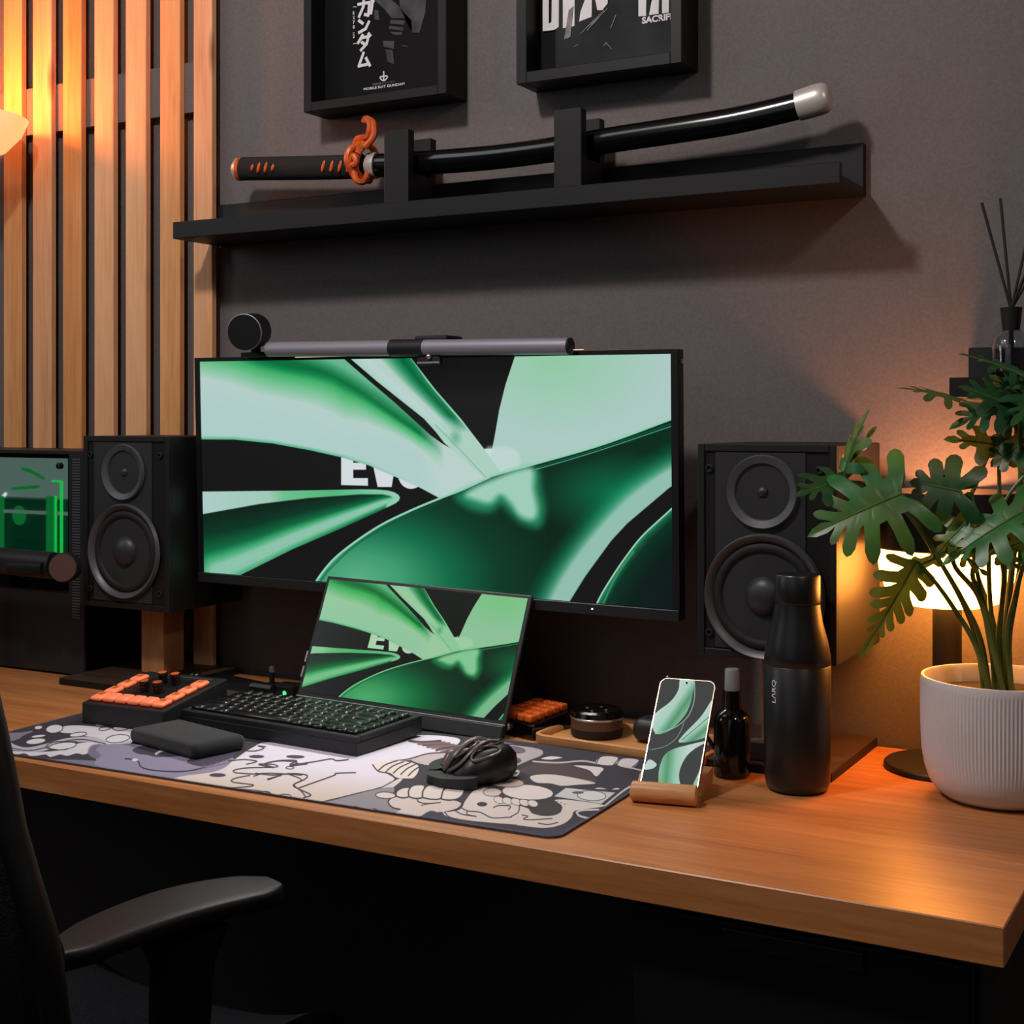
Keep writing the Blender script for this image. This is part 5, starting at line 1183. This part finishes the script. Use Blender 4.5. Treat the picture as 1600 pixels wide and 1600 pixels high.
def leaf(base, tip, half, nrm, lobes=4, m='leaf', cup=.25, sag=.12, back=1.0, seed=0, asym=(1, 1), slim=1.):
    rnd = random.Random(seed); base, tip = Vector(base), Vector(tip); ax_ = (tip - base); L = ax_.length; ax_.normalize()
    nrm = Vector(nrm); nrm = (nrm - ax_ * nrm.dot(ax_)).normalized(); side = nrm.cross(ax_)
    def surf(s, x, y):     # x along, y across (metres), s: root on the midrib
        d = abs(y); z = -sag * L * (x / L) ** 2 * 1. + cup * d - 1.6 * cup * d * d / max(half, 1e-4)
        return base + ax_ * x + side * y + nrm * z
    bm = BM()
    for sg in (1, -1):
        out = []; H = half * asym[0 if sg > 0 else 1]
        out.append((0.0, 0.0, 0.004 * sg))
        for i in range(lobes):
            f_ = i / (lobes - .3); s = .06 + .72 * f_
            th = math.radians(128 * back - (128 * back - 26) * (f_ ** .8)) + rnd.uniform(-.08, .08)
            ln = H * (.82 + .35 * math.sin(PI * min(1, f_ + .2)) - .30 * f_) * rnd.uniform(.9, 1.1)
            w_ = ln * .155 * rnd.uniform(.9, 1.15) * slim
            dx, dy = math.cos(th), math.sin(th) * sg; nx_, ny_ = -math.sin(th), math.cos(th) * sg
            rx_ = s * L
            for (q, o_) in ((.34, -1.0), (.55, -.95), (.80, -1.0), (.94, -.6), (1.0, 0), (.94, .6), (.80, 1.0), (.55, .95), (.34, 1.0)):
                out.append((s + .02 * o_ * -1 * 0, rx_ + dx * ln * q - nx_ * w_ * o_ * -1 * -1, dy * ln * q - ny_ * w_ * o_ * -1 * -1))
        out.append((.88, L * .90, sg * H * .13 * slim)); out.append((.95, L * 1.02, sg * H * .10 * slim)); out.append((1., L * 1.10, 0.0))
        # order along the rim: basal edge first
        K = 5; prev = None
        for s, x, y in out:
            sx_ = min(max(s, 0), 1.) * L
            row = [bm.verts.new(surf(s, sx_ + (x - sx_) * (k / K), y * (k / K))) for k in range(K + 1)]
            if prev:
                for k in range(K):
                    try: bm.faces.new((prev[k], row[k], row[k + 1], prev[k + 1]))
                    except ValueError: pass
            prev = row
    bmesh.ops.remove_doubles(bm, verts=bm.verts, dist=1e-5)
    lf = finish(bm, 'leaf', M[m], t, smooth=True, angle=180)
    bm = BM(); pts = [surf(0, x, 0) + nrm * .0004 for x in np.linspace(0, L, 7)]
    tube(bm, pts, [.0013, .0012, .0011, .0010, .0008, .0006, .0004], 6); finish(bm, 'midrib', M['stem'], lf, smooth=True)
    return lf
def stalk(pts, r0=.0034, r1=.0020):
    P = spline([Vector(p) for p in pts], 7); n = len(P); bm = BM()
    tube(bm, P, [r0 + (r1 - r0) * i / (n - 1) for i in range(n)], 8); return finish(bm, 'leaf_stalk', M['stem'], t, smooth=True)
Q = lambda u, v, y: PY(u, v, y)
zs_ = pc.z + PH - .03
def root(dx, dy): return (pc.x + dx, pc.y + dy, zs_)
leaf(Q(1410, 771, -.240), Q(1275, 826, -.290), .063, (.30, -.85, .45), 5, 'leaf', cup=.30, seed=3, back=.92, slim=.9)
stalk([root(-.012, .0), Q(1532, 1000, -.165), Q(1500, 930, -.190), Q(1462, 865, -.215), Q(1411, 772, -.240)], .0042, .0018)
leaf(Q(1326, 750, -.225), Q(1250, 765, -.275), .046, (.15, -.62, .75), 4, 'leaf2', seed=5, cup=.35, asym=(.9, .9))
leaf(Q(1320, 738, -.225), Q(1345, 645, -.225), .034, (-.75, -.62, .2), 3, 'leaf', seed=8, back=.6, cup=.5, slim=1.3)
leaf(Q(1318, 738, -.227), Q(1360, 668, -.215), .018, (-.4, -.9, .1), 2, 'leaf', seed=9, back=.4, slim=1.8)
stalk([root(-.018, .006), Q(1520, 980, -.165), Q(1470, 880, -.200), Q(1405, 790, -.215), Q(1330, 755, -.225), Q(1320, 738, -.225)], .0038, .0015)
leaf(Q(1500, 628, -.13), Q(1415, 598, -.16), .036, (.0, -.30, .95), 4, 'leaf2', seed=12, cup=.3)
leaf(Q(1606, 590, -.13), Q(1512, 545, -.15), .032, (.0, -.35, .94), 4, 'leaf2', seed=14, cup=.3)
leaf(Q(1600, 618, -.12), Q(1492, 655, -.16), .052, (.1, -.62, .78), 5, 'leaf2', seed=16)
leaf(Q(1590, 640, -.14), Q(1512, 600, -.17), .044, (.0, -.65, .75), 4, 'leaf2', seed=18)
leaf(Q(1625, 640, -.12), Q(1555, 585, -.12), .044, (.0, -.7, .7), 4, 'leaf2', seed=20)
leaf(Q(1640, 600, -.13), Q(1585, 650, -.19), .045, (.0, -.7, .7), 4, 'leaf2', seed=21)
leaf(Q(1563, 697, -.12), Q(1486, 681, -.15), .036, (.0, -.75, .65), 3, 'leaf2', seed=23, slim=1.5, asym=(.9, .9))
leaf(Q(1600, 690, -.12), Q(1552, 722, -.14), .034, (.1, -.8, .6), 3, 'leaf2', seed=25, slim=1.5)
leaf(Q(1502, 768, -.200), Q(1428, 752, -.210), .040, (.0, -.92, .30), 4, 'leaf2', seed=27, slim=1.3)
leaf(Q(1598, 800, -.19), Q(1478, 866, -.225), .050, (.1, -.62, .78), 5, 'leaf', seed=30, cup=.25)
leaf(Q(1520, 806, -.19), Q(1462, 862, -.215), .036, (.1, -.75, .66), 3, 'leaf', seed=31, slim=1.4)
leaf(Q(1640, 835, -.17), Q(1545, 858, -.20), .040, (.1, -.62, .78), 4, 'leaf', seed=33)
leaf(Q(1432, 876, -.215), Q(1356, 1020, -.245), .034, (.62, -.75, .20), 6, 'leaf', seed=36, cup=.4, back=.62, slim=1.15)
leaf(Q(1440, 882, -.205), Q(1474, 866, -.205), .016, (.2, -.9, .4), 2, 'leaf', seed=38, slim=1.7)
leaf(Q(1505, 868, -.195), Q(1540, 895, -.20), .014, (.2, -.9, .4), 2, 'leaf', seed=39, slim=1.9, back=.5)
leaf(Q(1560, 866, -.19), Q(1592, 885, -.20), .014, (.2, -.9, .4), 2, 'leaf', seed=41, slim=1.9, back=.5)
stalk([root(-.006, -.014), Q(1525, 1010, -.185), Q(1490, 950, -.195), Q(1460, 908, -.205), Q(1433, 878, -.213)], .0040, .0022)
stalk([root(-.004, .004), Q(1548, 1000, -.165), Q(1528, 930, -.175), Q(1490, 880, -.19), Q(1500, 830, -.195), Q(1522, 806, -.19)], .0042, .002)
stalk([root(.008, -.010), Q(1550, 1000, -.175), Q(1536, 940, -.18), Q(1520, 890, -.185), Q(1560, 830, -.19), Q(1598, 800, -.19)], .0042, .002)
stalk([root(.0, .010), Q(1546, 1000, -.16), Q(1528, 900, -.18), Q(1512, 830, -.195), Q(1502, 768, -.200)], .0038, .0016)
stalk([root(.004, .012), Q(1566, 980, -.13), Q(1570, 880, -.125), Q(1562, 780, -.12), Q(1561, 697, -.12)], .0040, .0022)
stalk([root(.012, .006), Q(1572, 1000, -.15), Q(1580, 900, -.14), Q(1594, 780, -.13), Q(1594, 680, -.125), Q(1600, 618, -.12)], .0048, .0028)
stalk([root(.014, -.004), Q(1576, 1000, -.16), Q(1592, 900, -.155), Q(1606, 760, -.14), Q(1612, 640, -.125)], .0046, .0026)
stalk([root(.016, .0), Q(1572, 1010, -.165), Q(1584, 940, -.17), Q(1608, 860, -.175), Q(1640, 835, -.17)], .0040, .0022)
stalk([root(-.010, .008), Q(1553, 980, -.12), Q(1506, 830, -.11), Q(1530, 745, -.115), Q(1552, 697, -.118)], .0040, .0020)
stalk([root(.002, -.004), Q(1550, 980, -.15), Q(1546, 850, -.15), Q(1572, 780, -.14), Q(1608, 735, -.13)], .0036, .0020)
stalk([root(.006, .0), Q(1560, 1010, -.16), Q(1568, 900, -.16), Q(1556, 860, -.19), Q(1560, 866, -.19)], .0036, .0018)

# ------------------------------------------------------------------ desk chair
ZA = .69
na, nb, fa, fb = PZ(88, 1452, ZA), PZ(104, 1492, ZA), PZ(400, 1362, ZA), PZ(455, 1386, ZA)
t = thing('office_chair', 'black office chair with mesh seat and padded armrest in the lower left corner', 'chair', (-1.36, -.93, 0))
bm = BM()
def lerp(a, b, s): return a + (b - a) * s
rows_ = 22; prev = None
e0, e1 = na, fa; g0_, g1_ = nb, fb
up_ = Vector((0, 0, 1))
for i in range(rows_ + 1):
    s = i / rows_; a = lerp(e0, e1, s); b = lerp(g0_, g1_, s); mid = (a + b) / 2; hv = (b - a) / 2
    k = 1.0 + .22 * math.sin(PI * s)
    if s < .12: k *= .70 + .30 * math.sin(s / .12 * PI / 2)
    if s > .86: k *= .55 + .45 * math.cos((s - .86) / .14 * PI / 2)
    arch = .010 * math.sin(PI * s) - .0
    ring = []
    for an in np.linspace(0, 2 * PI, 20, endpoint=False):
        cx_, cz_ = math.cos(an), math.sin(an)
        px__ = math.copysign(abs(cx_) ** .35, cx_); pz__ = math.copysign(abs(cz_) ** (.45 if cz_ > 0 else 1.), cz_)
        ring.append(bm.verts.new(mid + hv * k * px__ + up_ * (arch - .009 + (.009 if pz__ > 0 else .016) * pz__)))
    if prev:
        for j in range(20): bm.faces.new((prev[j], prev[(j + 1) % 20], ring[(j + 1) % 20], ring[j]))
    else: bm.faces.new(ring[::-1])
    prev = ring
bm.faces.new(prev); finish(bm, 'armrest_pad', M['arm'], t, smooth=True, angle=60)
am = (lerp(na, fa, .54) + lerp(nb, fb, .54)) / 2; dr = ((fa + fb) / 2 - (na + nb) / 2).normalized()
bm = BM(); tube(bm, [am - Vector((0, 0, .024)), am - Vector((0, 0, .06)), am - Vector((.004, 0, .13)), am - Vector((.02, 0, .26))], [.050, .034, .032, .036], 16, .45); finish(bm, 'armrest_post', M['black'], t, smooth=True)
am2 = am + Vector((-.50, -.02, 0))
bm = BM(); box(bm, am2.x - .045, am2.x + .045, am2.y - .13, am2.y + .15, ZA - .028, ZA, .012, 4); finish(bm, 'armrest_pad', M['plastic'], t, smooth=True)
bm = BM(); tube(bm, [am2 - Vector((0, 0, .024)), am2 - Vector((0, 0, .06)), am2 - Vector((-.004, 0, .13)), am2 - Vector((-.02, 0, .26))], [.050, .034, .032, .036], 16, .45); finish(bm, 'armrest_post', M['black'], t, smooth=True)
# seat
sc_ = (am + am2) / 2; ZS = .475
bm = BM(); prev = None
for i in range(21):
    y = lerp(-.22, .25, i / 20); ring = []
    for j in range(25):
        x = lerp(-.245, .245, j / 24); ex = abs(x / .245); ey = abs((y + .01) / .26)
        z = .030 * ex ** 3 - .055 * max(0, (y - .10) / .15) ** 2 - .010
        ring.append(bm.verts.new((sc_.x + x * (1 - .10 * max(0, (y - .1) / .15) ** 2), sc_.y + y + .09, ZS + z)))
    if prev:
        for j in range(24): bm.faces.new((prev[j], prev[j + 1], ring[j + 1], ring[j]))
    prev = ring
g_ = bmesh.ops.extrude_face_region(bm, geom=bm.faces[:]); 
for v in [e for e in g_['geom'] if isinstance(e, bmesh.types.BMVert)]: v.co.z -= .035
finish(bm, 'seat', M['mesh'], t, smooth=True)
bm = BM(); box(bm, sc_.x - .24, sc_.x + .24, sc_.y - .16, sc_.y + .16, ZS - .10, ZS - .05, .02, 3); finish(bm, 'seat_frame', M['black'], t, smooth=True)
bm = BM(); box(bm, am.x - .09, am.x + .03, am.y - .04, am.y + .04, ZS - .09, ZS - .05, .01, 2); box(bm, am2.x - .03, am2.x + .09, am2.y - .04, am2.y + .04, ZS - .09, ZS - .05, .01, 2); finish(bm, 'arm_bracket', M['black'], t)
# backrest
bm = BM(); prev = None; yb0 = sc_.y - .25
def backpt(j, s, off=0.):
    x = lerp(-1, 1, j); hw_ = float(np.interp(s, [0, .2, .365, .51, .65, .79, 1.], [.235, .275, .29, .28, .25, .232, .19]))
    z = .50 + .52 * s
    y = yb0 - .045 * s - .02 * math.sin(PI * s) + .045 * (x * x) - off
    return Vector((sc_.x + .05 + x * hw_, y, z))
for i in range(25):
    ring = [bm.verts.new(backpt(j / 20, i / 24)) for j in range(21)]
    if prev:
        for j in range(20): bm.faces.new((prev[j], prev[j + 1], ring[j + 1], ring[j]))
    prev = ring
g_ = bmesh.ops.extrude_face_region(bm, geom=bm.faces[:])
for v in [e for e in g_['geom'] if isinstance(e, bmesh.types.BMVert)]: v.co.y -= .012
bk = finish(bm, 'backrest', M['mesh'], t, smooth=True)
fr_ = [backpt(1, s / 12) for s in range(13)] + [backpt(1 - j / 10, 1) for j in range(1, 10)] + [backpt(0, 1 - s / 12) for s in range(13)] + [backpt(j / 10, 0) for j in range(1, 10)]
bm = BM(); tube(bm, [p - Vector((0, .006, 0)) for p in fr_] + [fr_[0] - Vector((0, .006, 0))], .013, 12); finish(bm, 'back_frame', M['black'], t, smooth=True)
bm = BM(); tube(bm, [(sc_.x, sc_.y - .08, ZS - .08), (sc_.x, yb0 - .06, ZS - .04), (sc_.x, yb0 - .06, .62)], .028, 14, 1.6); finish(bm, 'spine', M['black'], t, smooth=True)
bm = BM(); lathe(bm, [(.03, .12), (.03, .25), (.02, .26), (.02, ZS - .09)], xf((sc_.x, sc_.y, 0)), 24); finish(bm, 'gas_lift', M['black'], t, smooth=True)
for k in range(5):
    a = 2 * PI * k / 5 + .3; e = Vector((sc_.x + .29 * math.cos(a), sc_.y + .29 * math.sin(a), .075))
    bm = BM(); tube(bm, [(sc_.x, sc_.y, .13), tuple(e)], [.028, .018], 12); finish(bm, 'leg', M['black'], t, smooth=True)
    bm = BM(); lathe(bm, [(.026, -.022), (.03, -.014), (.03, .014), (.026, .022)], xf((e.x, e.y, .03), rz=a, rx=0) @ Matrix.Rotation(PI / 2, 4, 'X'), 20); finish(bm, 'caster', M['rubber'], t, smooth=True)
print('chair', [tuple(round(c, 3) for c in v) for v in (na, nb, fa, fb, am, sc_)], 'backedge', proj(*backpt(1, .6)), proj(*backpt(1, .2)))
